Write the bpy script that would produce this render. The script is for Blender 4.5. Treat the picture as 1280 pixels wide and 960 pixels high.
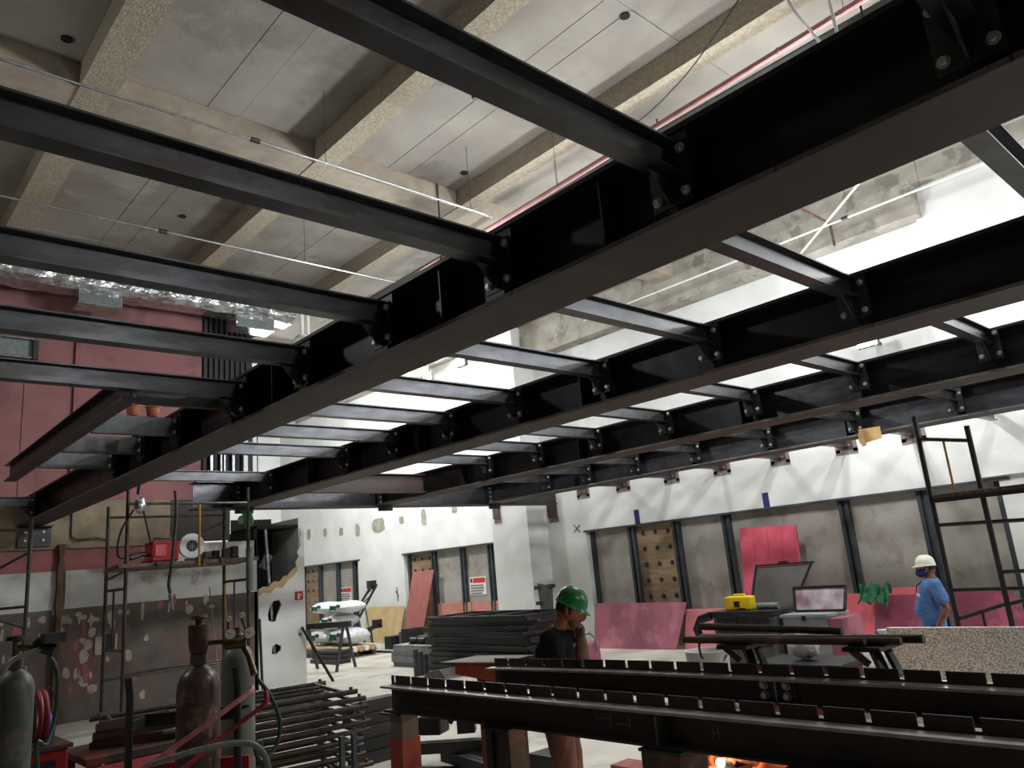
import bpy, bmesh, math, random
from mathutils import Vector, Matrix
random.seed(7)
for o in list(bpy.data.objects): bpy.data.objects.remove(o)
scn = bpy.context.scene
COL = scn.collection
# ------------------------------------------------------------------ camera
cd = bpy.data.cameras.new('camera'); cam = bpy.data.objects.new('camera', cd); COL.objects.link(cam)
R_ = ((0.73755834, -0.66972604, -0.08645649), (-0.09523035, -0.22990698, 0.96854218), (-0.66853487, -0.70612308, -0.23334806))
M_ = Matrix(R_).transposed().to_4x4(); M_.translation = (0, 0, 1.9)
cam.matrix_world = M_
cd.sensor_width = 36; cd.lens = 36 * 950.88 / 1280; cd.clip_start = 0.05; cd.clip_end = 200
scn.camera = cam
# ------------------------------------------------------------------ world and exposure
w = bpy.data.worlds.new('world'); scn.world = w; w.use_nodes = True
w.node_tree.nodes['Background'].inputs[0].default_value = (0.9, 0.97, 1.0, 1)
w.node_tree.nodes['Background'].inputs[1].default_value = 0.042
vs = scn.view_settings
vs.view_transform = 'Standard'; vs.look = 'None'; vs.gamma = 1; vs.use_curve_mapping = False; vs.exposure = 0.25
# lamps seen or inferred, with unseen ones added for their light: name, position, watts, aim (None = bare bulb all round)
LAMPS = [('flood', (12.55, 16.6, 7.25), 700, 'far'), ('flood', (12.0, 14.45, 7.1), 400, 'far'), ('flood', (12.95, 4.88, 5.1), 200, 'wall'),
         ('flood', (12.9, -1.5, 5.6), 480, 'wall'),
         ('high', (7.4, 2.2, 6.2), 370, 0), ('high', (6.9, 8.6, 6.2), 350, 0), ('high', (9.6, 20.5, 6.6), 800, 0), ('high', (10.5, -3.8, 5.9), 560, 0), ('high', (3.3, -4.2, 5.7), 230, 0),  # unseen lamps; all but the corridor one added to brighten surfaces
         ('high', (-1.5, 9.0, 6.2), 110, 0), ('high', (8.4, 5.4, 6.2), 390, 0)]  # unseen lamps added: left ceiling fill, right wall shadow variety


# ------------------------------------------------------------------ materials
def lin(c):
    return tuple(((x / 255) / 12.92 if x / 255 <= 0.04045 else ((x / 255 + 0.055) / 1.055) ** 2.4) for x in c)
def mat(name, c1, c2=None, rough=0.7, metal=0.0, scale=6.0, detail=6, bump=0.0, bscale=None, lo=0.35, hi=0.65, emit=None, estr=0, stretch=None, c3=None, s3=1.5, spec=0.5, rvar=0.0):
    m = bpy.data.materials.new(name); m.use_nodes = True
    nt = m.node_tree; b = nt.nodes['Principled BSDF']
    b.inputs['Roughness'].default_value = rough; b.inputs['Metallic'].default_value = metal
    b.inputs['Specular IOR Level'].default_value = spec
    L1 = (*lin(c1), 1)
    if emit:
        b.inputs['Emission Color'].default_value = (*lin(emit), 1); b.inputs['Emission Strength'].default_value = estr
    if c2 is None and not bump:
        b.inputs['Base Color'].default_value = L1; return m
    tc = nt.nodes.new('ShaderNodeTexCoord'); mp = nt.nodes.new('ShaderNodeMapping')
    nt.links.new(tc.outputs['Object'], mp.inputs[0])
    if stretch: mp.inputs['Scale'].default_value = stretch
    col = None
    if c2 is not None:
        n = nt.nodes.new('ShaderNodeTexNoise'); n.inputs['Scale'].default_value = scale; n.inputs['Detail'].default_value = detail
        nt.links.new(mp.outputs[0], n.inputs['Vector'])
        r = nt.nodes.new('ShaderNodeValToRGB'); r.color_ramp.elements[0].position = lo; r.color_ramp.elements[1].position = hi
        r.color_ramp.elements[0].color = L1; r.color_ramp.elements[1].color = (*lin(c2), 1)
        nt.links.new(n.outputs['Fac'], r.inputs[0]); col = r.outputs[0]
        if c3 is not None:
            n2 = nt.nodes.new('ShaderNodeTexNoise'); n2.inputs['Scale'].default_value = s3; n2.inputs['Detail'].default_value = 8
            n2.inputs['Roughness'].default_value = 0.65
            nt.links.new(mp.outputs[0], n2.inputs['Vector'])
            r2 = nt.nodes.new('ShaderNodeValToRGB'); r2.color_ramp.elements[0].position = 0.54; r2.color_ramp.elements[1].position = 0.6
            nt.links.new(n2.outputs['Fac'], r2.inputs[0])
            mx = nt.nodes.new('ShaderNodeMix'); mx.data_type = 'RGBA'
            nt.links.new(r2.outputs[0], mx.inputs[0]); nt.links.new(col, mx.inputs[6]); mx.inputs[7].default_value = (*lin(c3), 1)
            col = mx.outputs[2]
        nt.links.new(col, b.inputs['Base Color'])
        if rvar:
            mr = nt.nodes.new('ShaderNodeMapRange'); mr.inputs[3].default_value = rough - rvar; mr.inputs[4].default_value = rough + rvar
            nt.links.new(n.outputs['Fac'], mr.inputs[0]); nt.links.new(mr.outputs[0], b.inputs['Roughness'])
    else: b.inputs['Base Color'].default_value = L1
    if bump:
        n = nt.nodes.new('ShaderNodeTexNoise'); n.inputs['Scale'].default_value = bscale or 40; n.inputs['Detail'].default_value = 4
        nt.links.new(mp.outputs[0], n.inputs['Vector'])
        bp = nt.nodes.new('ShaderNodeBump'); bp.inputs['Strength'].default_value = min(1, bump); bp.inputs['Distance'].default_value = 0.02
        nt.links.new(n.outputs['Fac'], bp.inputs['Height']); nt.links.new(bp.outputs[0], b.inputs['Normal'])
    return m
MT = dict(
    steel=mat('mill_scale_steel', (76, 78, 82), (58, 60, 64), rough=0.3, metal=0.6, scale=5, stretch=(1, 1, 3), rvar=0.07, c3=(58, 55, 54), s3=2.2),
    girder=mat('dark_girder_steel', (40, 41, 44), (33, 34, 37), rough=0.42, metal=0.4, scale=4, rvar=0.1),
    primer=mat('brown_primed_steel', (40, 30, 27), (53, 40, 35), rough=0.6, scale=3, c3=(60, 45, 38), s3=1.2),
    channel=mat('pale_mill_scale_channel', (108, 112, 114), (84, 88, 90), rough=0.4, metal=0.45, scale=7, c3=(70, 70, 70), s3=3),
    lit=mat('steel_with_painted_light', (168, 162, 154), (140, 134, 126), rough=0.4, metal=0.3, scale=12),  # light on the flanges put into the colour, paler than the other steel
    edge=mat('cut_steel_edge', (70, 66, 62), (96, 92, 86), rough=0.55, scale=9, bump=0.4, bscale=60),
    galv=mat('galvanised_steel', (150, 153, 156), (120, 124, 128), rough=0.35, metal=0.7, scale=14),
    bolt=mat('zinc_bolt', (176, 176, 172), rough=0.3, metal=0.6),
    black=mat('black_painted_steel', (22, 22, 24), (34, 34, 36), rough=0.45, scale=8),
    scaf=mat('dull_scaffold_tube', (50, 47, 43), (72, 67, 60), rough=0.4, metal=0.3, scale=12, c3=(80, 62, 50), s3=5),
    scafl=mat('worn_bare_tube', (86, 84, 76), (58, 57, 52), rough=0.4, metal=0.4, scale=10),
    concrete=mat('grey_board_marked_concrete', (158, 153, 145), (142, 137, 129), rough=0.9, scale=1.3, detail=10, bump=0.12, bscale=30, c3=(134, 129, 121), s3=0.55),
    ribs=mat('rough_cream_concrete', (172, 162, 142), (148, 138, 120), rough=0.95, scale=24, bump=0.55, bscale=42),
    ribsmooth=mat('cream_concrete', (166, 156, 140), (148, 138, 124), rough=0.9, scale=4, bump=0.15, bscale=30),
    beamc=mat('stained_concrete_beam', (164, 160, 150), (138, 134, 124), rough=0.9, scale=2.2, detail=10, bump=0.2, c3=(122, 118, 108), s3=1.8),
    white=mat('white_painted_plaster', (222, 224, 222), (206, 208, 206), rough=0.85, scale=1.1),
    floor=mat('pale_dusty_concrete_floor', (186, 183, 172), (170, 166, 154), rough=0.75, scale=1.5, detail=8, c3=(156, 152, 140), s3=0.8, bump=0.05),
    pink=mat('dusty_pink_paint', (142, 98, 98), (130, 88, 88), rough=0.85, scale=2, c3=(120, 82, 82), s3=0.8),
    pinkw=mat('pink_painted_plaster_low', (148, 92, 92), (134, 82, 82), rough=0.85, scale=2, c3=(122, 80, 80), s3=1.2),
    oldrender=mat('bare_dark_render_with_flaked_paint', (78, 74, 70), (96, 90, 84), rough=0.9, scale=3, c3=(104, 80, 78), s3=0.9, bump=0.3, bscale=14),
    flake=mat('flaked_pale_paint', (168, 158, 150), (146, 130, 122), rough=0.9, scale=8),
    whiteband=mat('dirty_white_paint', (190, 192, 190), (165, 165, 162), rough=0.85, scale=2.2, c3=(140, 136, 130), s3=1.1),
    tan=mat('tan_concrete', (140, 126, 104), (112, 100, 84), rough=0.9, scale=2.5, bump=0.15, c3=(98, 88, 74), s3=1.3),
    darkwall=mat('dark_brown_sheeting', (44, 39, 38), (30, 28, 28), rough=0.7, scale=3),
    void=mat('shade_dark_cavity', (16, 15, 15), (24, 22, 21), rough=0.95, scale=3),  # near-black so holes and cavities read as shaded; shade is in the colour
    cement=mat('grey_cement_board', (170, 166, 158), (156, 152, 144), rough=0.9, scale=1.6, detail=10, bump=0.25, bscale=70, c3=(148, 143, 135), s3=2.0),
    stud=mat('grey_metal_stud', (60, 66, 72), (44, 49, 54), rough=0.45, scale=6),
    ply=mat('drilled_ply_panel', (160, 138, 108), (132, 112, 86), rough=0.8, scale=3, stretch=(1, 1, 6)),
    pinkboard=mat('pink_foam_board', (226, 96, 118), (206, 80, 104), rough=0.7, scale=3),
    pinklight=mat('salmon_pink_board', (208, 124, 130), (194, 112, 118), rough=0.75, scale=3),
    pinkdust=mat('dusty_rose_board', (158, 92, 108), (140, 80, 96), rough=0.8, scale=2.2, c3=(170, 104, 118), s3=1.1),
    redboard=mat('coral_red_board', (206, 96, 104), (184, 80, 90), rough=0.75, scale=3),
    maroon=mat('maroon_board', (126, 48, 74), (106, 38, 62), rough=0.7, scale=3, c3=(138, 60, 84), s3=1.6),
    salmon=mat('faded_salmon_board', (190, 132, 116), (168, 112, 98), rough=0.85, scale=3),
    redply=mat('red_brown_ply', (160, 98, 90), (140, 82, 76), rough=0.8, scale=3, stretch=(4, 4, .6)),
    beige=mat('beige_board', (196, 172, 128), (178, 152, 108), rough=0.85, scale=3),
    speck=mat('speckled_granite_sheet', (250, 252, 250), (158, 162, 164), rough=0.5, scale=95, detail=3, lo=0.44, hi=0.6),
    foil=mat('crumpled_foil', (225, 228, 230), (170, 176, 180), rough=0.22, metal=0.9, scale=9, bump=1.0, bscale=11),
    grille=mat('grey_grille', (118, 128, 128), (100, 110, 110), rough=0.6, scale=20),
    redpipe=mat('faded_red_pipe', (190, 146, 144), (172, 126, 126), rough=0.85, scale=5, spec=.2),
    whitep=mat('white_plastic', (222, 224, 222), rough=0.45),
    greyp=mat('grey_plastic', (92, 94, 94), (80, 82, 82), rough=0.6, scale=8),
    lid=mat('slate_grey_panel', (84, 82, 80), (72, 70, 68), rough=0.6, scale=4),
    bag=mat('pale_green_white_sack', (196, 214, 204), (170, 196, 182), rough=0.7, scale=5, bump=0.3, bscale=14, c3=(92, 176, 136), s3=2.2),
    polythene=mat('white_polythene', (220, 222, 224), (196, 200, 204), rough=0.4, scale=12, bump=0.6, bscale=18),
    yellow=mat('yellow_plastic', (232, 196, 20), rough=0.45),
    yellowtube=mat('ochre_tube', (176, 132, 40), (150, 108, 30), rough=0.6, scale=10),
    rust=mat('rusty_pipe', (92, 66, 52), (62, 46, 38), rough=0.7, scale=14, c3=(118, 84, 62), s3=6),
    orangepaint=mat('orange_red_oxide', (176, 76, 48), (146, 60, 40), rough=0.6, scale=6),
    greypost=mat('grey_primer_post', (128, 112, 98), (104, 92, 80), rough=0.6, scale=6),
    brownpost=mat('brown_steel_post', (74, 58, 50), (56, 44, 38), rough=0.55, scale=6, c3=(120, 56, 42), s3=2.2),
    cylred=mat('dark_maroon_cylinder', (88, 68, 64), (64, 48, 46), rough=0.35, scale=4, c3=(110, 92, 84), s3=3),
    cylgrey=mat('grey_green_cylinder', (118, 124, 116), (96, 102, 96), rough=0.4, scale=4),
    cylgreen=mat('dull_green_cylinder', (84, 90, 82), (62, 68, 62), rough=0.5, scale=4, c3=(96, 84, 76), s3=3),
    brass=mat('aged_brass', (104, 86, 62), (84, 68, 48), rough=0.4, metal=0.6, scale=20),
    dial=mat('white_gauge_dial', (226, 224, 214), rough=0.4),
    redhose=mat('red_hose', (150, 40, 52), (120, 30, 40), rough=0.5, scale=20),
    pinkhose=mat('dusty_pink_hose', (186, 120, 124), (160, 92, 98), rough=0.5, scale=20),
    greenhose=mat('green_hose', (38, 70, 54), (28, 54, 42), rough=0.45, scale=20),
    greyhose=mat('grey_green_hose', (122, 130, 122), (100, 108, 100), rough=0.45, scale=20),
    red=mat('red_enamel', (178, 28, 34), (150, 22, 28), rough=0.4, scale=6),
    blue=mat('blue_plastic', (34, 60, 170), rough=0.45),
    bluetape=mat('blue_tape', (20, 30, 96), rough=0.6),
    cable=mat('black_cable', (20, 20, 22), rough=0.5),
    cardboard=mat('torn_cardboard', (196, 160, 106), (170, 136, 88), rough=0.85, scale=5),
    plank=mat('worn_plank', (120, 104, 88), (84, 72, 60), rough=0.85, scale=4, stretch=(6, 6, 6)),
    timber=mat('split_timber', (92, 72, 52), (64, 49, 36), rough=0.9, scale=3, stretch=(8, 8, 1), bump=0.4),
    terracotta=mat('terracotta', (176, 104, 74), (150, 86, 60), rough=0.8, scale=8),
    ghelm=mat('green_helmet_plastic', (20, 120, 62), (16, 100, 52), rough=0.32, scale=3),
    whelm=mat('white_helmet_plastic', (226, 222, 206), rough=0.35),
    skin=mat('brown_skin', (140, 92, 70), (120, 76, 58), rough=0.55, scale=20),
    hair=mat('black_hair', (18, 16, 15), rough=0.7),
    navy=mat('dark_navy_shirt', (13, 14, 20), (9, 10, 15), rough=0.9, scale=12, bump=0.3, bscale=16, spec=0.2),
    sky=mat('faded_blue_shirt', (84, 122, 178), (68, 104, 160), rough=0.85, scale=8, bump=0.35, bscale=14),
    mask=mat('navy_face_mask', (34, 48, 110), rough=0.8),
    jeans=mat('dusty_brown_trousers', (112, 72, 60), (84, 54, 46), rough=0.85, scale=8, bump=0.3, bscale=14),
    darkjeans=mat('dark_work_trousers', (42, 46, 60), (32, 36, 48), rough=0.85, scale=8),
    boot=mat('black_leather_boot', (24, 22, 21), rough=0.5),
    orange=mat('orange_overalls', (214, 100, 46), (184, 80, 36), rough=0.85, scale=8, bump=0.3, bscale=14),
    glove=mat('grey_brown_glove', (110, 90, 84), (90, 72, 68), rough=0.85, scale=12),
    net=mat('green_mesh_netting', (24, 96, 62), (18, 78, 50), rough=0.8, scale=20),
    eye=mat('eye_white', (220, 214, 206), rough=0.3), pupil=mat('dark_iris', (24, 18, 14), rough=0.2),
    signw=mat('white_sign_sheet', (226, 224, 220), rough=0.6), signr=mat('red_print', (190, 44, 40), rough=0.6), signk=mat('dark_print', (52, 54, 60), rough=0.6),
    greytile=mat('grey_slab_stack', (150, 154, 154), (128, 132, 134), rough=0.8, scale=4),
    spark=mat('weld_arc', (255, 220, 180), emit=(255, 214, 160), estr=60), lens=mat('lit_lamp_lens', (255, 255, 255), emit=(255, 246, 236), estr=45),
    mortar=mat('rough_grey_mortar', (134, 126, 122), (110, 102, 98), rough=0.95, scale=9, bump=0.6),
    patchm=mat('stained_mortar_patch', (168, 164, 150), (136, 134, 120), rough=0.95, scale=6, bump=0.5),
    plate=mat('brown_anchor_plate', (84, 62, 58), (66, 48, 46), rough=0.6, scale=6),
)
# ------------------------------------------------------------------ mesh builder
class MB:
    def __init__(s): s.v = []; s.f = []; s.sm = False
    def add(s, vs_, fs):
        n = len(s.v); s.v += [Vector(v) for v in vs_]; s.f += [[i + n for i in f] for f in fs]; return s
    def box(s, a, b, rot=None, piv=None):           # by two corners
        (x0, y0, z0), (x1, y1, z1) = a, b
        P = [Vector(p) for p in ((x0, y0, z0), (x1, y0, z0), (x1, y1, z0), (x0, y1, z0), (x0, y0, z1), (x1, y0, z1), (x1, y1, z1), (x0, y1, z1))]
        if rot is not None:
            c = Vector(piv) if piv is not None else (Vector(a) + Vector(b)) / 2
            P = [c + rot @ (p - c) for p in P]
        return s.add(P, [(0, 3, 2, 1), (4, 5, 6, 7), (0, 1, 5, 4), (1, 2, 6, 5), (2, 3, 7, 6), (3, 0, 4, 7)])
    def bar(s, p0, p1, w_, h_, up=(0, 0, 1)):       # rectangular bar between two points
        p0, p1 = Vector(p0), Vector(p1); d = (p1 - p0).normalized(); u = Vector(up)
        if abs(d.dot(u)) > 0.99: u = Vector((1, 0, 0))
        sx = d.cross(u).normalized(); uz = sx.cross(d)
        P = []
        for p in (p0, p1):
            for (i, j) in ((-1, -1), (1, -1), (1, 1), (-1, 1)): P.append(p + sx * (i * w_ / 2) + uz * (j * h_ / 2))
        return s.add(P, [(0, 3, 2, 1), (4, 5, 6, 7), (0, 1, 5, 4), (1, 2, 6, 5), (2, 3, 7, 6), (3, 0, 4, 7)])
    def tube(s, pts, r, n=10, caps=True):
        s.sm = True; pts = [Vector(p) for p in pts]; N = len(pts); rr = r if isinstance(r, (list, tuple)) else [r] * N
        t0 = (pts[1] - pts[0]).normalized(); u = Vector((0, 0, 1)) if abs(t0.z) < 0.9 else Vector((1, 0, 0))
        u = (u - t0 * u.dot(t0)).normalized(); P = []
        for i, p in enumerate(pts):
            t = (pts[min(i + 1, N - 1)] - pts[max(i - 1, 0)]).normalized()
            u = (u - t * u.dot(t)).normalized(); v = t.cross(u)
            for k in range(n):
                a = 2 * math.pi * k / n; P.append(p + (u * math.cos(a) + v * math.sin(a)) * rr[i])
        F = []
        for i in range(N - 1):
            for k in range(n):
                F.append((i * n + k, i * n + (k + 1) % n, (i + 1) * n + (k + 1) % n, (i + 1) * n + k))
        if caps: F.append(tuple(reversed(range(n)))); F.append(tuple(range((N - 1) * n, N * n)))
        return s.add(P, F)
    def lathe(s, c, prof, n=20, axis=(0, 0, 1)):     # prof: (r, h) along axis
        s.sm = True; c = Vector(c); ax = Vector(axis).normalized()
        u = Vector((1, 0, 0)) if abs(ax.x) < 0.9 else Vector((0, 1, 0)); u = (u - ax * u.dot(ax)).normalized(); v = ax.cross(u); P = []
        for (r, h) in prof:
            for k in range(n):
                a = 2 * math.pi * k / n; P.append(c + ax * h + (u * math.cos(a) + v * math.sin(a)) * max(r, 1e-4))
        F = []
        for i in range(len(prof) - 1):
            for k in range(n):
                F.append((i * n + k, i * n + (k + 1) % n, (i + 1) * n + (k + 1) % n, (i + 1) * n + k))
        F.append(tuple(reversed(range(n)))); m = len(prof) - 1; F.append(tuple(range(m * n, m * n + n)))
        return s.add(P, F)
    def prism(s, poly, off):                          # polygon of 3D points pushed by off
        n = len(poly); off = Vector(off); P = [Vector(p) for p in poly]; P += [p + off for p in P]
        F = [tuple(reversed(range(n))), tuple(range(n, 2 * n))] + [(i, (i + 1) % n, (i + 1) % n + n, i + n) for i in range(n)]
        return s.add(P, F)
    def ball(s, c, r, n=12, m=8, sc=(1, 1, 1)):
        s.sm = True; c = Vector(c); P = []; F = []
        for i in range(m + 1):
            th = math.pi * i / m
            for k in range(n):
                a = 2 * math.pi * k / n
                rr = max(math.sin(th), 1e-3)
                P.append(c + Vector((rr * math.cos(a) * r * sc[0], rr * math.sin(a) * r * sc[1], math.cos(th) * r * sc[2])))
        for i in range(m):
            for k in range(n): F.append((i * n + k, (i + 1) * n + k, (i + 1) * n + (k + 1) % n, i * n + (k + 1) % n))
        return s.add(P, F)
ORG = {}
def mesh_from(name, mb, mt, org):
    me = bpy.data.meshes.new(name)
    me.from_pydata([tuple(v - org) for v in mb.v], [], mb.f)
    bm = bmesh.new(); bm.from_mesh(me); bmesh.ops.recalc_face_normals(bm, faces=bm.faces); bm.to_mesh(me); bm.free()
    if mb.sm:
        me.shade_smooth(); me.set_sharp_from_angle(angle=0.75)
    me.materials.append(MT[mt] if isinstance(mt, str) else mt)
    return me
def T(name, label, cat, loc=(0, 0, 0), group=None, kind=None):
    o = bpy.data.objects.new(name, None); o.empty_display_size = 0.1; COL.objects.link(o); o.location = loc
    if label: o['label'] = label
    if cat: o['category'] = cat
    if group: o['group'] = group
    if kind: o['kind'] = kind
    ORG[o.name] = Vector(loc); return o
def P(name, mb, mt, par, label=None, bevel=0, kind=None):
    org = ORG[par.name]
    o = bpy.data.objects.new(name, mesh_from(name, mb, mt, org)); COL.objects.link(o); o.parent = par; ORG[o.name] = org
    if label: o['label'] = label
    if kind: o['kind'] = kind
    if bevel:
        b = o.modifiers.new('bevel', 'BEVEL'); b.width = bevel; b.segments = 2; b.limit_method = 'ANGLE'
    return o
def ONE(name, mb, mt, label, cat, loc, group=None, bevel=0, kind=None):
    loc = Vector(loc); o = bpy.data.objects.new(name, mesh_from(name, mb, mt, loc)); COL.objects.link(o); o.location = loc; ORG[o.name] = loc
    if label: o['label'] = label
    if cat: o['category'] = cat
    if group: o['group'] = group
    if kind: o['kind'] = kind
    if bevel:
        b = o.modifiers.new('bevel', 'BEVEL'); b.width = bevel; b.segments = 2; b.limit_method = 'ANGLE'
    return o
def S(name, mb, mt, par=None):
    o = bpy.data.objects.new(name, mesh_from(name, mb, mt, Vector((0, 0, 0)))); COL.objects.link(o); ORG[o.name] = Vector((0, 0, 0))
    if par: o.parent = par
    else: o['kind'] = 'structure'
    return o
def INST(name, me, par, loc, rot=(0, 0, 0), label=None):   # repeat of a shared mesh under a thing
    o = bpy.data.objects.new(name, me); COL.objects.link(o); o.parent = par
    o.location = Vector(loc) - ORG[par.name]; o.rotation_euler = rot; ORG[o.name] = ORG[par.name]
    if label: o['label'] = label
    return o
def copy_tree(src, loc, label, rotz=0.0):
    c = src.copy(); COL.objects.link(c); c.location = loc; c.rotation_euler = (0, 0, rotz); c['label'] = label
    for ch in list(src.children):
        d = ch.copy(); COL.objects.link(d); d.parent = c
        for g in ch.children:
            e = g.copy(); COL.objects.link(e); e.parent = d
    return c
Z0 = Vector((0, 0, 0))
def bolt_mesh(n='bolt', r=0.017):
    b = MB(); b.lathe((0, 0, 0), [(r * 1.35, 0), (r * 1.35, 0.004), (r, 0.005), (r, 0.017), (r * 0.85, 0.02)], n=8, axis=(-1, 0, 0)); return mesh_from(n, b, 'bolt', Z0)
BOLT = bolt_mesh()
# ================================================================== SETTING
XR, YL, ZG0, ZG1 = 13.6, 15.0, 3.26, 3.67            # right wall, left wall, girder bottom and top
S('floor', MB().box((-9, -9, -0.2), (14.5, 28, 0)), 'floor')
# ---- right wall with three boarded openings
W = [(3.62, 12.3, 2.56), (15.3, 19.85, 2.56), (22.5, 26.6, 2.56)]
b = MB(); y = -9
for (a, c, h) in W:
    b.box((XR, y, 0), (XR + 0.5, a, 8.2)); b.box((XR, a, h), (XR + 0.5, c, 8.2)); y = c
b.box((XR, y, 0), (XR + 0.5, 28, 8.2))
wall_right = S('wall_right', b, 'white')
S('plaster_pier', MB().box((12.92, 13.54, 0), (XR, 14.85, 8.2)), 'white', wall_right)
S('wall_nib', MB().box((13.48, -9, 2.62), (XR, 3.9, 8.2)), 'white', wall_right)
S('concrete_beam', MB().box((13.2, 3.8, 7.04), (XR + .1, 13.5, 7.66)), 'beamc', wall_right)
S('concrete_beam', MB().box((13.23, -9, 7.59), (XR + .1, 13.5, 7.955)), 'beamc', wall_right)
def window(nm, y0, y1, h, studs, panels):
    win = T(nm, None, None, (0, 0, 0)); win['kind'] = 'structure'
    S('lintel', MB().box((XR - 0.03, y0 - .15, h - 0.01), (XR + 0.16, y1 + .05, h + 0.03)), 'stud', win)
    ss = [y0] + studs + [y1]
    for s_ in (y0 + .06, y1 - .06): S('stud', MB().box((XR + .13, s_ - .05, 0), (XR + .2, s_ + .05, h)), 'stud', win)
    for s_ in studs:
        q = MB().box((XR + .1, s_ - .09, 0), (XR + .2, s_ - .03, h)); q.box((XR + .1, s_ + .03, 0), (XR + .2, s_ + .09, h)); q.box((XR + .16, s_ - .05, 0), (XR + .2, s_ + .05, h))
        S('stud', q, 'stud', win)
    for i in range(len(ss) - 1):
        a, c = ss[i] + .0, ss[i + 1] - .0
        mt = panels.get(i, 'cement'); dx = random.uniform(0, .012)
        k = S('panel', MB().box((XR + .2 + dx, a + .012, 0), (XR + .24 + dx, c - .012, h)), mt, win)
        if mt == 'ply':
            d = MB(); nr = 5 if nm == 'window_3' else 3
            for r in range(nr):
                for j in range(3):
                    yy = a + (c - a) * (.22 + .28 * j); zz = h - .18 - r * .34
                    d.lathe((XR + .2 + dx - .004, yy, zz), [(.055, 0), (.05, .004)], n=10, axis=(1, 0, 0)); d.box((XR + .17 + dx, yy - .02, zz - .02), (XR + .21 + dx, yy + .02, zz + .03))
            S('drilled_holes', d, 'signk', k)
    return win
win3 = window('window_3', 3.62, 12.3, 2.56, [4.81, 6.16, 8.6, 9.83, 11.05], {4: 'ply'})
win2 = window('window_2', 15.3, 19.85, 2.56, [15.95, 17.15, 18.5], {3: 'ply'})
win1 = window('window_1', 22.5, 26.6, 2.56, [22.95, 24.05, 25.3], {3: 'ply'})
def sign(win, y0, y1, z0, z1):
    k = S('warning_sheet', MB().box((XR + .185, y0, z0), (XR + .19, y1, z1)), 'signw', win)
    q = MB().box((XR + .18, y0 + .03, z1 - .16), (XR + .186, y1 - .16, z1 - .03)); S('red_heading', q, 'signr', k)
    q = MB(); q.box((XR + .18, y1 - .13, z1 - .15), (XR + .186, y1 - .04, z1 - .04))
    for r, row in enumerate(((.9,), (.7, .25), (.55, .35), (.8,))):
        zz = z1 - .21 - r * .07; yy = y1 - .05
        for wd in row:
            n = max(2, int(wd * 9)); L = (y1 - y0 - .1) * wd / n
            for i in range(n): q.box((XR + .18, yy - L * .72, zz - .04), (XR + .186, yy, zz)); yy -= L
    S('lettering', q, 'signk', k)
sign(win2, 16.28, 16.98, 1.25, 1.73); sign(win1, 23.28, 24.0, 1.25, 1.73)
# anchor plates let into the right wall below the deck, mortar patches, tape marks
for yy in (2.4, 3.44, 4.71, 5.86, 7.15, 8.43, 9.68, 11.02, 12.25):
    zb = 3.43
    q = MB().box((XR - .006, yy - .2, zb - .06), (XR + .01, yy - .12, 3.62)); q.box((XR - .006, yy + .12, zb - .06), (XR + .01, yy + .2, 3.62)); q.box((XR - .006, yy - .2, zb - .1), (XR + .01, yy + .2, zb))
    k = S('mortar_surround', q, 'mortar', wall_right)
    k2 = S('anchor_plate', MB().box((XR - .025, yy - .13, zb), (XR + .01, yy + .13, 3.66)), 'plate', wall_right)
    m = MB()
    for dy in (-.07, .07): m.lathe((XR - .025, yy + dy, zb + .06), [(.018, 0), (.018, .015)], n=8, axis=(-1, 0, 0))
    S('anchor_bolts', m, 'bolt', k2)
for (x, yy, zb, zt, hw) in ((12.92, 14.62, 3.12, 3.5, .13), (XR, 13.32, 3.0, 3.6, .16)):
    S('anchor_plate', MB().box((x - .03, yy - hw, zb), (x + .02, yy + hw, zt)), 'plate', wall_right)
    S('mortar_surround', MB().box((x - .01, yy - hw - .03, zb - .12), (x + .02, yy + hw - .02, zb)), 'mortar', wall_right)
for (yy, z0, z1, hw) in ((23.5, 3.44, 3.72, .13), (22.43, 3.33, 3.76, .15), (21.17, 3.34, 3.8, .36), (19.85, 3.5, 3.72, .12), (18.68, 3.33, 3.8, .13), (17.2, 3.55, 3.75, .12), (25.8, 3.5, 3.9, .14), (24.6, 3.5, 3.8, .12)):
    poly = []
    for k in range(14):
        a = 2 * math.pi * k / 14; rr = random.uniform(.88, 1.08)
        ca, sa = math.cos(a), math.sin(a); m_ = max(abs(ca), abs(sa)) ** .7
        poly.append((XR - .012, yy + hw * ca / m_ * rr, (z0 + z1) / 2 + (z1 - z0) / 2 * sa / m_ * rr))
    S('mortar_patch', MB().prism(poly, (.02, 0, 0)), 'patchm', wall_right)
S('tape_mark', MB().box((XR - .004, 10.66, 2.55), (XR + .01, 10.8, 2.9)), 'bluetape', wall_right)
S('tape_mark', MB().box((XR - .004, 7.51, 2.55), (XR + .01, 7.64, 2.87)), 'bluetape', wall_right)
q = MB(); q.bar((XR, 12.66, 2.58), (XR, 12.46, 2.74), .012, .035, up=(1, 0, 0)); q.bar((XR, 12.47, 2.57), (XR, 12.66, 2.76), .012, .03, up=(1, 0, 0))
S('cross_mark', q, 'signk', wall_right)
q = MB(); q.bar((XR, 20.35, 1.5), (XR, 20.2, 1.35), .012, .05, up=(1, 0, 0)); q.bar((XR, 20.28, 1.62), (XR, 20.25, 1.2), .012, .04, up=(1, 0, 0)); S('chipped_mark', q, 'signk', wall_right)
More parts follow.
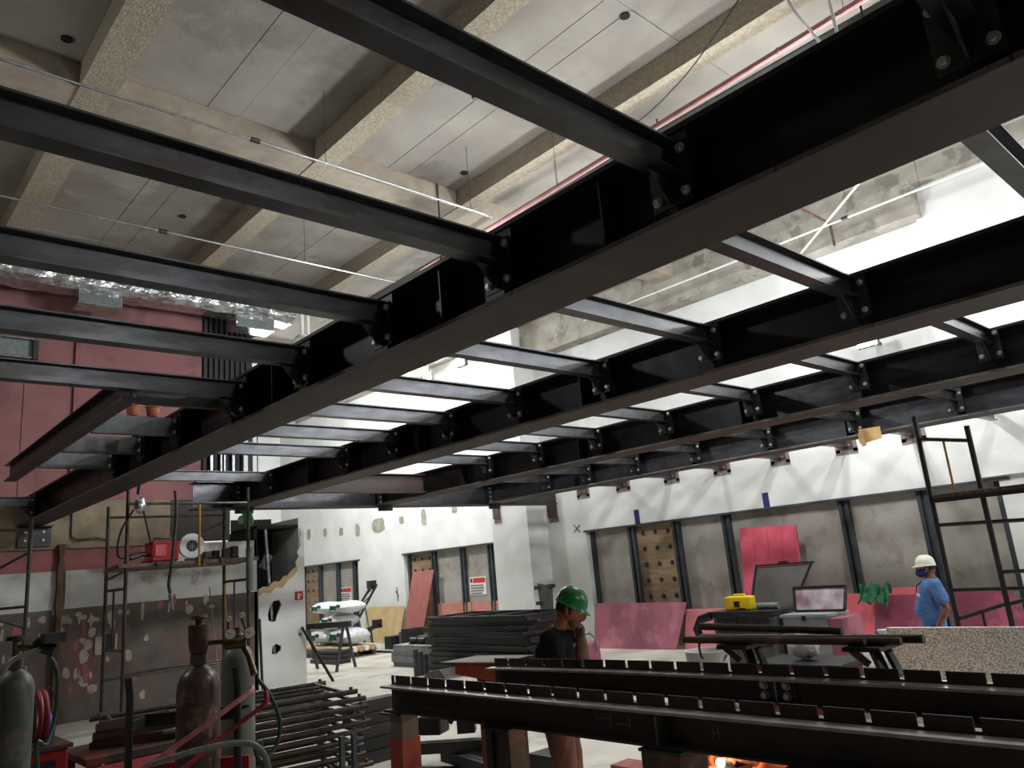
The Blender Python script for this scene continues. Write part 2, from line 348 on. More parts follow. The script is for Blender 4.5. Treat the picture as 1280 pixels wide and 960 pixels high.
# ---- far end, left wall, partition
S('wall_side', MB().box((-9.4, -9, 0), (-9, 28, 8.3)), 'darkwall')  # unseen wall added to block world light from the open side
S('wall_front', MB().box((-9, -9.4, 0), (14.5, -9, 8.3)), 'darkwall')  # unseen wall added for the light, dark to cut reflections in the joists
S('wall_back', MB().box((-9, 28, 0), (14.5, 28.4, 8.3)), 'white')
wl = S('wall_left', MB().box((-9, YL + .03, 0), (5.7, YL + .4, 8.2)).box((5.7, YL + .03, 0), (6.78, YL + .4, 2.86)).box((5.7, YL + .03, 3.69), (6.7, YL + .4, 8.2)), 'darkwall')
xe = 6.75
S('bare_render', MB().box((-9, YL, 0), (3.98, YL + .05, 1.87)).box((4.17, YL, 0), (xe, YL + .05, 1.87)).box((3.98, YL, 0), (4.17, YL + .05, 1.1)).box((3.98, YL, 1.38), (4.17, YL + .05, 1.87)), 'oldrender', wl)
S('white_band', MB().box((-9, YL - .006, 1.87), (xe, YL + .05, 2.5)), 'whiteband', wl)
S('pink_band', MB().box((-9, YL, 2.5), (5.05, YL + .05, 2.87)), 'pinkw', wl)
S('grey_band', MB().box((5.05, YL, 2.5), (xe, YL + .05, 2.87)), 'whiteband', wl)
S('concrete_band', MB().box((-9, YL - .05, 2.87), (5.05, YL + .05, 3.69)), 'tan', wl)
S('dark_sheeting', MB().box((5.05, YL - .02, 2.9), (6.2, YL + .05, 3.69)), 'darkwall', wl)
pj = [-9, -5.5, -2.4, .4, 2.58, 3.34, 5.63]
for i in range(6): S('pink_upper_panel', MB().box((pj[i] + .006, YL + random.uniform(-.004, .004), 3.69), (pj[i + 1] - .006, YL + .05, 6.72)), 'pink', wl)
S('wall_ledge', MB().box((-9, YL - .16, 6.72), (5.63, YL + .05, 6.86)), 'tan', wl)
S('pink_upper_panel', MB().box((-9, YL, 6.86), (5.63, YL + .05, 8.0)), 'pink', wl)
for i in range(9): S('corrugation', MB().box((5.66 + i * .11, YL - .03, 3.69), (5.72 + i * .11, YL + .03, 8.0)), 'darkwall', wl)
for i, x in enumerate((5.78, 5.98, 6.05, 6.22, 6.45, 6.75)): S('metal_stud', MB().box((x, YL - .1, 3.69), (x + (.05, .03, .03, .05, .09, .04)[i], YL - .05, 5.0)), 'galv', wl)
niche = S('wall_niche', MB().box((3.98, YL + .04, 1.1), (4.17, YL + .06, 1.38)), 'void', wl)
S('niche_surround', MB().box((3.86, YL - .03, 1.06), (3.97, YL + .02, 1.36)).box((4.17, YL - .02, 1.12), (4.21, YL + .02, 1.38)), 'flake', wl)
for i in range(64):                                   # flakes of pale paint left on the dark render
    if i < 34: x = random.choice((random.gauss(2.7, .25), random.gauss(3.6, .18), random.gauss(3.8, .3))); z = random.uniform(.5, 1.8)
    else: x = random.uniform(2.1, 6.2); z = random.uniform(.25, 1.85) if random.random() < .4 else random.uniform(1.65, 1.86)
    if abs(x - 4.07) < .2 and 1 < z < 1.5: continue
    wv, hv = random.uniform(.02, .09), random.uniform(.04, .15); pts = []
    for k in range(9):
        a = 2 * math.pi * k / 9; r_ = random.uniform(.6, 1.1); pts.append((x + wv * math.cos(a) * r_, YL - .004 - i * .00009, z + hv * math.sin(a) * r_))
    S('paint_flake', MB().prism(pts, (0, .012, 0)), 'flake' if random.random() < .75 else 'pinkw', wl)
q = MB(); pts = []                                    # split timber edge standing against the wall
for k in range(13): pts.append((3.225 + random.uniform(-.02, .015), YL - .14, k * .245))
for k in range(12, -1, -1): pts.append((3.31 + random.uniform(-.02, .035), YL - .14, k * .245))
S('split_timber', q.prism(pts, (0, .14, 0)), 'timber', wl)
S('wall_kerb', MB().box((2.2, YL - 1.5, 0), (5.6, YL, .05)), 'cement')
bpy.data.objects['wall_kerb'].name = 'trim_1'
# white partition with the torn opening (front sheet cut to outline, with two smaller holes)
def cut_sheet(name, outer, holes, y, t, mt, par):
    cu = bpy.data.curves.new(name, 'CURVE'); cu.dimensions = '2D'; cu.fill_mode = 'BOTH'; cu.extrude = t / 2
    for poly in [outer] + holes:
        sp = cu.splines.new('POLY'); sp.points.add(len(poly) - 1); sp.use_cyclic_u = True
        for i, (x, z) in enumerate(poly): sp.points[i].co = (x, z, 0, 1)
    tmp = bpy.data.objects.new('tmp', cu); COL.objects.link(tmp)
    dg = bpy.context.evaluated_depsgraph_get(); me = bpy.data.meshes.new_from_object(tmp.evaluated_get(dg)); bpy.data.objects.remove(tmp)
    me.transform(Matrix.Translation((0, y, 0)) @ Matrix.Rotation(math.pi / 2, 4, 'X')); me.name = name
    me.materials.clear(); me.materials.append(MT[mt])
    o = bpy.data.objects.new(name, me); COL.objects.link(o); ORG[name] = Z0
    if par: o.parent = par
    else: o['kind'] = 'structure'
    return o
outer = [(6.76, 0), (7.76, 0), (7.76, 3.05), (7.68, 3.08), (7.7, 2.95), (7.66, 2.88), (7.68, 2.72), (7.6, 2.6), (7.64, 2.5), (7.56, 2.4), (7.58, 2.28), (7.48, 2.22), (7.4, 2.12), (7.3, 2.1), (7.24, 2.0), (7.1, 2.02), (6.98, 1.92), (6.88, 1.95), (6.76, 1.9)]
h1 = [(6.95, 1.42), (7.0, 1.58), (7.08, 1.66), (7.2, 1.67), (7.24, 1.58), (7.19, 1.46), (7.14, 1.36), (7.12, 1.27), (7.04, 1.25), (6.96, 1.3)]
h2 = [(7.02, .66), (7.04, .8), (7.12, .84), (7.22, .78), (7.21, .7), (7.12, .64)]
part = cut_sheet('wall_partition', outer, [h1, h2], YL - .03, .05, 'white', None); part['kind'] = 'structure'
S('torn_edge', MB().prism([(6.77, YL - .075, 1.78), (6.86, YL - .075, 1.84), (7.0, YL - .075, 1.82), (7.12, YL - .075, 1.92), (7.26, YL - .075, 1.9), (7.36, YL - .075, 2.02), (7.5, YL - .075, 2.12), (7.6, YL - .075, 2.22), (7.58, YL - .07, 2.3), (7.46, YL - .07, 2.24), (7.38, YL - .07, 2.14), (7.28, YL - .07, 2.12), (7.2, YL - .07, 2.03), (7.08, YL - .07, 2.04), (6.97, YL - .07, 1.95), (6.77, YL - .07, 1.92)], (0, .03, 0)), 'beige', part)
S('partition_return', MB().box((7.66, YL - .01, 0), (7.76, YL + 1.3, 3.3)), 'white', part)
S('partition_back', MB().box((6.76, YL + 1.25, 0), (7.66, YL + 1.3, 3.4)).box((6.7, YL + .0, 0), (6.76, YL + 1.3, 3.1)), 'void', part)
S('partition_cap', MB().box((6.76, YL - .0, 3.1), (7.76, YL + 1.3, 3.16)), 'void', part)
S('partition_floor', MB().box((6.77, YL, .002), (7.65, YL + 1.2, .02)), 'void', part)
S('metal_stud', MB().bar((6.98, YL + .1, 3.1), (7.17, YL + .08, .05), .06, .05), 'galv', part)
S('metal_stud', MB().box((6.82, YL + .3, .02), (6.86, YL + .34, 2.3)), 'galv', part)
S('torn_sheet', MB().box((7.02, YL + .35, 2.3), (7.2, YL + .37, 2.62), rot=Matrix.Rotation(.5, 3, 'Y')), 'greyp', part)
k = S('fire_sign', MB().box((7.53, YL - .062, 1.63), (7.71, YL - .053, 1.8)), 'red', part)
q = MB(); q.box((7.59, YL - .066, 1.65), (7.625, YL - .06, 1.745)); q.box((7.6, YL - .066, 1.745), (7.615, YL - .06, 1.77)); q.box((7.635, YL - .066, 1.72), (7.67, YL - .06, 1.75)); q.bar((7.655, YL - .063, 1.72), (7.64, YL - .063, 1.66), .008, .02, up=(0, 1, 0))
S('extinguisher_symbol', q, 'signw', k)
k = S('arrow_mark', MB().prism([(7.58, YL - .06, .98), (7.68, YL - .06, .98), (7.63, YL - .06, .9)], (0, .01, 0)), 'greyp', part)
# ---- ceiling : formwork panels between ribs
ceil = S('ceiling', MB().box((-9, -9, 7.96), (14.5, 28, 8.2)), 'concrete')
RX = [(-6.7, -6.3), (-3.75, -3.4), (-.95, -.6), (1.83, 2.2), (4.76, 5.06), (7.3, 7.56), (10.1, 10.4), (13.27, 13.6)]
RY = [(-6, -5.5), (-.6, -.2), (8.63, 9.1), (17.6, 18.1), (26, 26.5)]
for (a, c) in RX[:-1]: S('rib', MB().box((a, -9, 7.6), (c, 28, 7.97)), 'ribs', ceil)
for (a, c) in RY:
    for i in range(len(RX) - 1): S('cross_rib', MB().box((RX[i][1] + .002, a, 7.61), (RX[i + 1][0] - .002, c, 7.97)), 'ribsmooth', ceil)
for i in range(2, len(RX) - 1):
    x0, x1 = RX[i][1], RX[i + 1][0]; n = 3
    cuts = [x0, x0 + (x1 - x0) * .42, x0 + (x1 - x0) * .58, x1]
    for j in range(len(RY) - 1):
        y0, y1 = RY[j][1], RY[j + 1][0]; m = max(2, round((y1 - y0) / 2.4))
        for k in range(n):
            off = 0
            for l in range(m):
                ya, yb = y0 + (y1 - y0) * l / m, y0 + (y1 - y0) * (l + 1) / m
                S('formwork_panel', MB().box((cuts[k] + .004, ya + .004, 7.915 + random.uniform(-.006, .006)), (cuts[k + 1] - .004, yb - .004, 7.97)), 'concrete', ceil)
for (x, y) in ((6.38, 4.32), (7.05, 8.1), (1.61, 8.26), (4.07, 11.73)):
    S('core_hole', MB().lathe((x, y, 7.9), [(.06, 0), (.06, .02)], n=14), 'void', ceil)
# ================================================================== STEEL DECK
GX = [2.775, 5.385, 8.16, 10.93]; GW = .39; TF = .025
GY0, GY1 = -2.2, 12.42
GL = ['long dark steel girder nearest overhead, running across the whole picture', 'second long dark steel girder, next beyond the nearest overhead one',
      'third long dark steel girder, over the middle of the hall', 'fourth long dark steel girder, the one nearest the white wall with tape marks']
HS = 1.36
def hy(lst): return [v * HS for v in lst]
JY = [hy([.36, 1.20, 2.02, 2.84, 3.63, 4.44, 4.62, 5.55, 6.33, 7.1, 10.1]),
      hy([.53, 1.47, 2.33, 3.17, 4.02, 4.83, 5.63, 6.48, 8.13]),
      hy([.5, 1.43, 2.34, 3.25, 4.16, 5.03, 5.88, 6.73]),
      hy([.45, 1.38, 2.31, 3.27, 4.28, 5.23, 6.16, 7.01, 7.8]),
      [2.4, 3.44, 4.71, 5.86, 7.15, 8.43, 9.68, 11.02, 12.1]]
girders = []
for gi, gx in enumerate(GX):
    y1 = 14.94 if gi == 0 else GY1
    g = T('steel_girder', GL[gi], 'girder', (gx, 5, ZG0), 'long parallel girders of the steel deck'); girders.append(g)
    P('top_flange', MB().box((gx - GW / 2, GY0, ZG1 - TF), (gx + GW / 2, y1, ZG1)), 'girder', g)
    P('web', MB().box((gx - .008, GY0, ZG0 + TF), (gx + .008, y1, ZG1 - TF)), 'girder' if gi < 2 else 'steel', g)
    bf = P('bottom_flange', MB().box((gx - GW / 2, GY0, ZG0), (gx + GW / 2, y1, ZG0 + TF)), 'primer', g, 'brown primed bottom flange')
    q = MB()
    for s_ in (-1, 1):
        yy = GY0
        while yy < y1:
            ye = min(y1, yy + random.uniform(.5, 1.6)); q.box((gx + s_ * (GW / 2 + .001) - .002, yy, ZG0 + .001), (gx + s_ * (GW / 2 + .001) + .002, ye - .01, ZG0 + TF - random.uniform(0, .004))); yy = ye
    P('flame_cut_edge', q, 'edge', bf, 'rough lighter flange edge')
    for side, ys in ((-1, JY[gi]), (1, JY[gi + 1])):
        for yy in ys:
            if gi and yy > GY1 - .2: continue
            q = MB(); x0 = gx + side * .008; x1 = gx + side * (GW / 2 - .03)
            q.box((min(x0, x1), yy - .006, ZG0 + TF), (max(x0, x1), yy + .006, ZG1 - TF))
            x2 = gx + side * (GW / 2 - .03); x3 = gx + side * (GW / 2 - .012)
            q.box((min(x2, x3), yy - .1, ZG0 + .1), (max(x2, x3), yy + .1, ZG1 - TF))
            P('stiffener', q, 'girder', g)
    for yy in [v for v in ((.9, 4.6, 7.2, 9.9) if gi else (.05, 2.05, 3.3, 5.5))]:
        P('stiffener', MB().box((gx - GW / 2 + .03, yy - .006, ZG0 + TF), (gx - .008, yy + .006, ZG1 - TF)), 'girder', g)
ORD = ['first', 'second', 'third', 'fourth', 'fifth', 'sixth', 'seventh', 'eighth', 'ninth', 'tenth', 'eleventh']
JD = .145; JF = .1; TOPS = [3.6, 3.635, 3.665, 3.61, 3.61]
def joist(y, x0, x1, label, group, ends=(1, 1), mt='steel', top=3.6, bolts=True, d=JD):
    j = T('steel_joist', label, 'joist', ((x0 + x1) / 2, y, top - d), group)
    P('web', MB().box((x0, y - .005, top - d + .01), (x1, y + .005, top - .01)), mt, j)
    P('top_flange', MB().box((x0, y - JF / 2, top - .01), (x1, y + JF / 2, top)), mt, j)
    P('bottom_flange', MB().box((x0, y - JF / 2, top - d), (x1, y + JF / 2, top - d + .01)), mt, j)
    for side, e in ((-1, ends[0]), (1, ends[1])):
        if not e: continue
        xe_ = x0 if side < 0 else x1; zb = top - .29
        a, c = (xe_ - .012, xe_) if side > 0 else (xe_, xe_ + .012)
        P('end_plate', MB().box((a, y - .1, zb), (c, y + .1, top - .012)), 'black', j)
        xi = a if side > 0 else c
        P('gusset', MB().prism([(xi, y - .004, top - d), (xi, y - .004, zb + .01), (xi - side * .03, y - .004, zb + .01), (xi - side * .16, y - .004, top - d)], (0, .008, 0)), 'black', j)
        if bolts and side > 0:
            for dy in (-.072, .072):
                for zz in (top - .05, zb + .045): INST('bolt', BOLT, j, (a, y + dy, zz))
    return j
def ends(gi): return GX[gi] + GW / 2 + .0005, GX[gi + 1] - GW / 2 - .0005
xl = GX[0] - GW / 2 - .0005
n = 0
for i, y in enumerate(JY[0]):
    if 6 <= i <= 9: continue
    n += 1
    if i == 0: lb = 'black joist bolted to the nearest girder at the top right corner of picture'
    elif i == 10: lb = 'short grey joist at far left edge, meeting the nearest girder beside the pink wall'
    else: lb = 'long black joist left of the nearest girder, %s below the picture top' % ORD[i - 1]
    joist(y, -2.2, xl, lb, 'long joists left of the nearest girder', (0, 1), top=TOPS[0])
ex = 1.75                                                # trimmer beam along the stair opening and its short joists
y0t, y1t = JY[0][5] + JF / 2, 10.65
t = T('trimmer_beam', 'black steel channel beam framing the opening before the pink wall, far left', 'beam', (ex, 8.5, 3.4))
P('web', MB().box((ex - .005, y0t, 3.412), (ex + .005, y1t, 3.586)), 'girder', t)
P('top_flange', MB().box((ex - .06, y0t, 3.586), (ex + .06, y1t, 3.598)), 'girder', t); P('bottom_flange', MB().box((ex - .06, y0t, 3.4), (ex + .06, y1t, 3.412)), 'primer', t)
for k, i in enumerate((6, 7, 8, 9)):
    y = JY[0][i]; zt_ = 3.6; zb_ = zt_ - .18
    j = T('steel_channel', 'short grey channel between trimmer beam and nearest girder, %s counted from above' % ORD[k], 'joist', (2.2, y, zb_), 'short channels at the stair opening')
    P('web', MB().box((ex + .1, y, zb_), (xl - .014, y + .008, zt_)), 'channel', j); P('bottom_flange', MB().box((ex + .1, y + .008, zb_), (xl - .014, y + .06, zb_ + .01)), 'primer', j); P('top_flange', MB().box((ex + .1, y + .008, zt_ - .01), (xl - .014, y + .06, zt_)), 'channel', j)
    P('end_plate', MB().box((xl - .014, y - .08, zb_ - .02), (xl - .002, y + .08, zt_)), 'black', j)
    for dy in (-.05,):
        for zz in (zb_ + .03, zt_ - .04): INST('bolt', BOLT, j, (xl - .014, y + dy, zz))
    P('cleat', MB().box((ex + .006, y - .002, 3.43), (ex + .1, y + .008, 3.57)), 'black', j)
    for xx in (ex + .035, ex + .075): INST('bolt', BOLT, j, (xx, y - .002, 3.47), (0, 0, math.pi / 2))
for bi in range(1, 4):
    x0, x1 = ends(bi - 1); nm = ['', 'nearest and second', 'second and third', 'third and fourth'][bi]
    for i, y in enumerate(JY[bi]):
        joist(y, x0, x1, 'dark steel joist between %s girders, %s from the right of the picture' % (nm, ORD[i]), 'joists between the %s girders' % nm, (1, 1), top=TOPS[bi])
for i, y in enumerate(JY[4][:-1]):
    joist(y, GX[3] + GW / 2 + .0005, XR - (.028 if y > 3.95 else .15), 'steel joist from the fourth girder to the white wall, %s from the right' % ORD[i], 'joists between fourth girder and white wall', (1, 0), bolts=False)
# end beam across the far ends of the girders, deeper cross beam
eb = T('end_beam', 'straight dark steel beam across the far ends of the girders, above the white partition', 'beam', (9, 12.6, ZG0 - .02))
P('web', MB().box((4.6, 12.59, ZG0), (12.9, 12.606, ZG1)), 'steel', eb); P('top_flange', MB().box((4.6, 12.44, ZG1), (12.9, 12.76, ZG1 + .02)), 'steel', eb)
P('bottom_flange', MB().box((4.6, 12.44, ZG0 - .02), (12.9, 12.76, ZG0)), 'primer', eb)
for gi in (1, 2, 3):
    pl = P('splice_plate', MB().box((GX[gi] - .16, 12.422, ZG0 - .11), (GX[gi] + .16, 12.436, ZG1)), 'black', eb)
    for dx in (-.1, .1):
        for k in range(4): INST('bolt', BOLT, eb, (GX[gi] + dx, 12.422, ZG0 + .06 + k * .09), (0, 0, math.pi / 2))
cb = T('cross_beam', 'deep brown steel cross beam between second and third girders at their far ends', 'beam', (6.8, 10.9, 3.3))
x0, x1 = ends(1)
P('web', MB().box((x0, 10.9, 3.32), (x1, 10.912, 3.6)), 'primer', cb); P('top_flange', MB().box((x0, 10.82, 3.6), (x1, 10.99, 3.615)), 'primer', cb); P('bottom_flange', MB().box((x0, 10.82, 3.3), (x1, 10.99, 3.32)), 'primer', cb)
for dx in (.5, .58): INST('bolt', BOLT, cb, (x0 + dx, 10.9, 3.53), (0, 0, math.pi / 2))
br = T('wall_bracket', 'dark bolted steel bracket under the left end of the nearest girder', 'bracket', (2.85, 14.9, 2.9))
P('plate', MB().box((2.62, 14.9, 2.92), (3.1, 14.945, 3.258)), 'black', br)
P('seat', MB().box((2.62, 14.72, 3.235), (3.1, 14.9, 3.258)), 'black', br)
for (xx, zz) in ((2.72, 3.02), (2.98, 3.02), (2.72, 3.16), (2.98, 3.16)): INST('bolt', BOLT, br, (xx, 14.9, zz), (0, 0, math.pi / 2))
cbd = T('torn_cardboard', 'torn brown cardboard hanging over the flange of the fourth girder', 'cardboard', (10.72, 4.25, 3.1))
P('sheet', MB().prism([(10.7, 4.4, 3.34), (10.7, 4.1, 3.33), (10.7, 4.1, 3.17), (10.7, 4.33, 3.14)], (-.012, 0, 0)), 'cardboard', cbd)
P('flap', MB().prism([(10.69, 4.4, 3.3), (10.69, 4.33, 3.29), (10.66, 4.31, 3.1), (10.66, 4.36, 3.09), (10.68, 4.41, 3.16)], (-.01, 0, 0)), 'cardboard', cbd)
# ================================================================== LAMPS AND CEILING SERVICES
LL = ['bright floodlight hanging highest and leftmost under the far ceiling', 'second floodlight hanging right of the brightest one under the ceiling', 'floodlight on the white upper wall above the fourth girder',
      'floodlight high on the wall beyond the right edge of picture', 'unseen lamp added to light the lower right wall, near end', 'unseen lamp added to light the lower right wall, far end', 'ceiling lamp over the bright far corridor', 'unseen lamp added behind the viewpoint for highlights on the far joists', 'unseen lamp added behind the viewpoint to fill the left ceiling', 'unseen fill lamp added out at the far left for the ceiling', 'unseen lamp added to vary the shadows on the right wall, midway along']
def lamp(i, kind, p, W_, aim):
    x, y, z = p; t = T('flood_light' if kind == 'flood' else 'unseen_lamp', LL[i], 'lamp', p)
    if kind == 'flood':
        P('housing', MB().box((x - .06, y - .18, z - .13), (x + .04, y + .18, z + .13)), 'greyp', t, bevel=.01)
        P('lens', MB().box((x - .07, y - .16, z - .11), (x - .061, y + .16, z + .11)), 'lens', t, 'glowing white lens')
        b = MB()
        if aim == 'wall': b.bar((x + .04, y, z), (XR - .13, y, z), .05, .05)
        else: b.bar((x, y, z + .1), (x, y, 7.9), .03, .03)
        P('bracket', b, 'black', t)
        off = Vector((-.16, 0, 0))
    else:
        P('housing', MB().lathe((x, y, z), [(.03, .45), (.05, .3), (.2, .0), (.21, -.02)], n=20), 'greyp', t)
        P('stem', MB().tube([(x, y, z + .45), (x, y, 7.9)], .012, 8), 'black', t)
        P('lens', MB().lathe((x, y, z), [(.18, -.021), (.17, -.04)], n=20), 'lens', t, 'glowing white lens'); off = Vector((0, 0, -.2))
    ld = bpy.data.lights.new('lamp_light', 'POINT'); ld.energy = W_; ld.color = (.97, .985, 1.0); ld.shadow_soft_size = .07 if kind == 'flood' else .2
    lo = bpy.data.objects.new('lamp_light', ld); COL.objects.link(lo); lo.parent = t; lo.location = off
for i, (k, p, W_, aim) in enumerate(LAMPS): lamp(i, k, p, W_, aim)
# foil wrapped duct on the left wall with two outlets
d = T('foil_duct', 'crumpled silver foil duct along the top of the pink left wall', 'duct', (2, 14.35, 7.05)); q = MB(); N = 60
for i in range(N + 1):
    x = -5 + 12.2 * i / N
    for (yy, zz) in ((14.02, 7.36), (14.0, 7.68), (14.1, 7.76), (14.6, 7.76), (14.66, 7.36), (14.55, 7.29), (14.14, 7.28)): q.v.append(Vector((x, yy + random.uniform(-.014, .014), zz + random.uniform(-.016, .016))))
for i in range(N):
    for k in range(7): q.f.append([i * 7 + k, i * 7 + (k + 1) % 7, i * 7 + 7 + (k + 1) % 7, i * 7 + 7 + k])
q.f.append(list(range(7))); q.f.append([N * 7 + k for k in range(7)]); P('duct_body', q, 'foil', d)
for (a, c) in ((3.15, 3.85), (5.95, 6.75)):
    o = P('outlet', MB().box((a, 14.06, 7.02), (c, 14.5, 7.28)), 'foil', d); q = MB()
    for k in range(7): q.box((a + .02, 14.045, 7.025 + k * .026), (c - .02, 14.06, 7.043 + k * .026))
    P('grille', q, 'grille', o, 'grey louvred grille')
for x in (-3, -.5, 1.9, 4.9): P('hanger', MB().box((x, 14.3, 7.75), (x + .03, 14.33, 7.9)), 'galv', d)
d = T('white_plastic_wrap', 'white plastic sheet wrapped around the duct end under the ceiling', 'sheet', (7.3, 14.3, 7.0)); q = MB()
for i in range(7):
    for j in range(6): q.v.append(Vector((7.24 + .13 * i, 13.9 + .1 * j + random.uniform(-.02, .02), 7.05 - .05 * math.sin(i * .9) + random.uniform(-.03, .03) - .03 * j)))
for i in range(6):
    for j in range(5): q.f.append([i * 6 + j, i * 6 + j + 1, i * 6 + j + 7, i * 6 + j + 6])
q.sm = True; o = P('sheet', q, 'polythene', d); m = o.modifiers.new('thick', 'SOLIDIFY'); m.thickness = .012
P('strap', MB().box((7.32, 14.0, 7.03), (7.38, 14.05, 7.58)).box((7.57, 14.2, 6.98), (7.62, 14.25, 7.58)), 'whitep', d)
d = T('cable_tray', 'silver ladder tray with two rails on the pink wall, far left', 'tray', (1, 14.8, 6.2)); q = MB()
P('rail', MB().tube([(-4, 14.86, 6.5), (2.76, 14.86, 6.5)], .022), 'galv', d); P('rail', MB().tube([(-4, 14.86, 6.16), (2.64, 14.86, 6.16)], .022), 'galv', d)
P('end_bar', MB().box((2.66, 14.84, 6.14), (2.74, 14.97, 6.52)), 'black', d)
P('back_plate', MB().box((-4, 14.93, 6.17), (2.66, 14.965, 6.5)), 'grille', d)
ONE('wall_conduit', MB().box((3.34, 14.93, 3.72), (3.41, 14.985, 6.7)), 'pinkw', 'vertical painted conduit down the upper pink wall', 'conduit', (3.38, 14.95, 3.72))
ONE('bent_pipe', MB().tube([(3.41, 14.92, 3.9), (3.41, 14.92, 3.1), (3.43, 14.9, 3.04), (3.5, 14.88, 3.01), (3.8, 14.9, 3.03), (4.02, 14.9, 2.98)], .018), 'scafl', 'thin bent pipe ending in a hook shape on the tan wall band', 'pipe', (3.5, 14.92, 3.0))
def smooth(pts, m=6):
    p = [Vector(q) for q in pts]; p = [p[0] * 2 - p[1]] + p + [p[-1] * 2 - p[-2]]; out = []
    for i in range(1, len(p) - 2):
        for k in range(m):
            t = k / m; out.append(.5 * ((2 * p[i]) + (p[i + 1] - p[i - 1]) * t + (2 * p[i - 1] - 5 * p[i] + 4 * p[i + 1] - p[i + 2]) * t * t + (3 * p[i] - p[i - 1] - 3 * p[i + 1] + p[i + 2]) * t ** 3))
    return out + [p[-2]]
def run(name, pts, r, mt, label, cat='pipe', coup=(), n=8, cr=None, hang=None, hl=None):
    t = T(name, label, cat, pts[0]); P('tube', MB().tube(smooth(pts) if len(pts) > 3 else pts, r, n), mt, t)
    for c in coup: P('coupling', MB().tube([Vector(c) - (Vector(pts[1]) - Vector(pts[0])).normalized() * .05, Vector(c) + (Vector(pts[1]) - Vector(pts[0])).normalized() * .05], cr or r * 2.2, 8), 'black', t)
    for h in (hang or []): P('hanger_wire', MB().tube([h, (h[0], h[1], 7.93)], .004, 5), 'scafl', t)
    return t
run('ceiling_conduit', [(-4, 7.5, 6.9), (7.0, 7.5, 6.9)], .014, 'galv', 'thin bright conduit under the concrete ribs, nearer of the two', 'conduit', [(3.4, 7.5, 6.9)], hang=[(-1, 7.5, 6.9), (4.3, 7.5, 6.9), (6.6, 7.5, 6.9)])
run('ceiling_conduit', [(-4, 10.35, 6.9), (7.2, 10.35, 6.9)], .016, 'galv', 'thin bright conduit under the concrete ribs, farther of the two', 'conduit', [(3.33, 10.35, 6.9)], hang=[(1, 10.35, 6.9), (5.5, 10.35, 6.9)])
run('red_pipe', [(6.72, -3, 6.8), (7.15, 9.5, 6.8)], .035, 'redpipe', 'faded red pipe along the edge of the ceiling rib, top right', 'pipe', hang=[(6.9, 2.2, 6.83), (7.04, 6.2, 6.83)])
run('grey_conduit', [(7.7, -2, 7.2), (7.72, 12, 7.2)], .05, 'greyp', 'grey conduit beyond the red pipe, under the ceiling', 'conduit', hang=[(7.7, 6.8, 7.2)])
run('white_pipe', [(12.3, -2, 7.05), (12.3, 10.5, 7.05)], .018, 'whitep', 'thin white pipe parallel to the concrete wall beam', 'pipe', [(12.3, 4.6, 7.05)], hang=[(12.3, 3.4, 7.05), (12.3, 6.8, 7.05)])
run('white_pipe', [(10.6, 3.4, 6.95), (12.9, 5.75, 6.95)], .018, 'whitep', 'thin white pipe slanting across the parallel one, upper right gap', 'pipe', hang=[(11.4, 4.2, 6.95)])
run('sprinkler_drop', [(11.1, 4.9, 7.1), (12.35, 4.9, 7.1), (12.4, 4.9, 7.05), (12.42, 4.9, 6.7)], .024, 'rust', 'dark bent sprinkler pipe with a dropped end, upper right gap', 'pipe', hang=[(11.2, 4.9, 7.1)])
run('black_wire', [(6.75, 3.0, 7.6), (6.9, 3.5, 7.42), (7.2, 4.2, 7.35), (7.53, 5.09, 7.4), (7.62, 5.4, 7.6)], .008, 'cable', 'thin black wire sagging beside the ceiling rib, top right', 'wire', n=6)
run('white_cable', [(5.1, 2.15, 7.6), (5.3, 2.1, 6.2), (5.7, 2.08, 5.9), (6.1, 2.05, 5.75)], .012, 'whitep', 'white cable hanging from the ceiling at the top right', 'cable', n=6)
run('white_cable', [(5.9, 2.0, 7.6), (6.05, 2.02, 6.0), (6.2, 2.12, 5.7)], .014, 'whitep', 'straight white cable hanging right of the curved one, top right', 'cable', n=6)
ONE('threaded_rod', MB().tube([(5.3, 5.82, 7.95), (5.3, 5.82, 7.25)], .02, 8), 'black', 'short dark rod hanging from the concrete slab near the top centre', 'rod', (5.3, 5.82, 7.25))
ONE('cable_tie', MB().lathe((6.923, 2.9, 6.8), [(.045, -.01), (.045, .01)], n=10, axis=(0, 1, 0)), 'redpipe', 'pink tie around the faded red pipe', 'tie', (6.923, 2.9, 6.8))
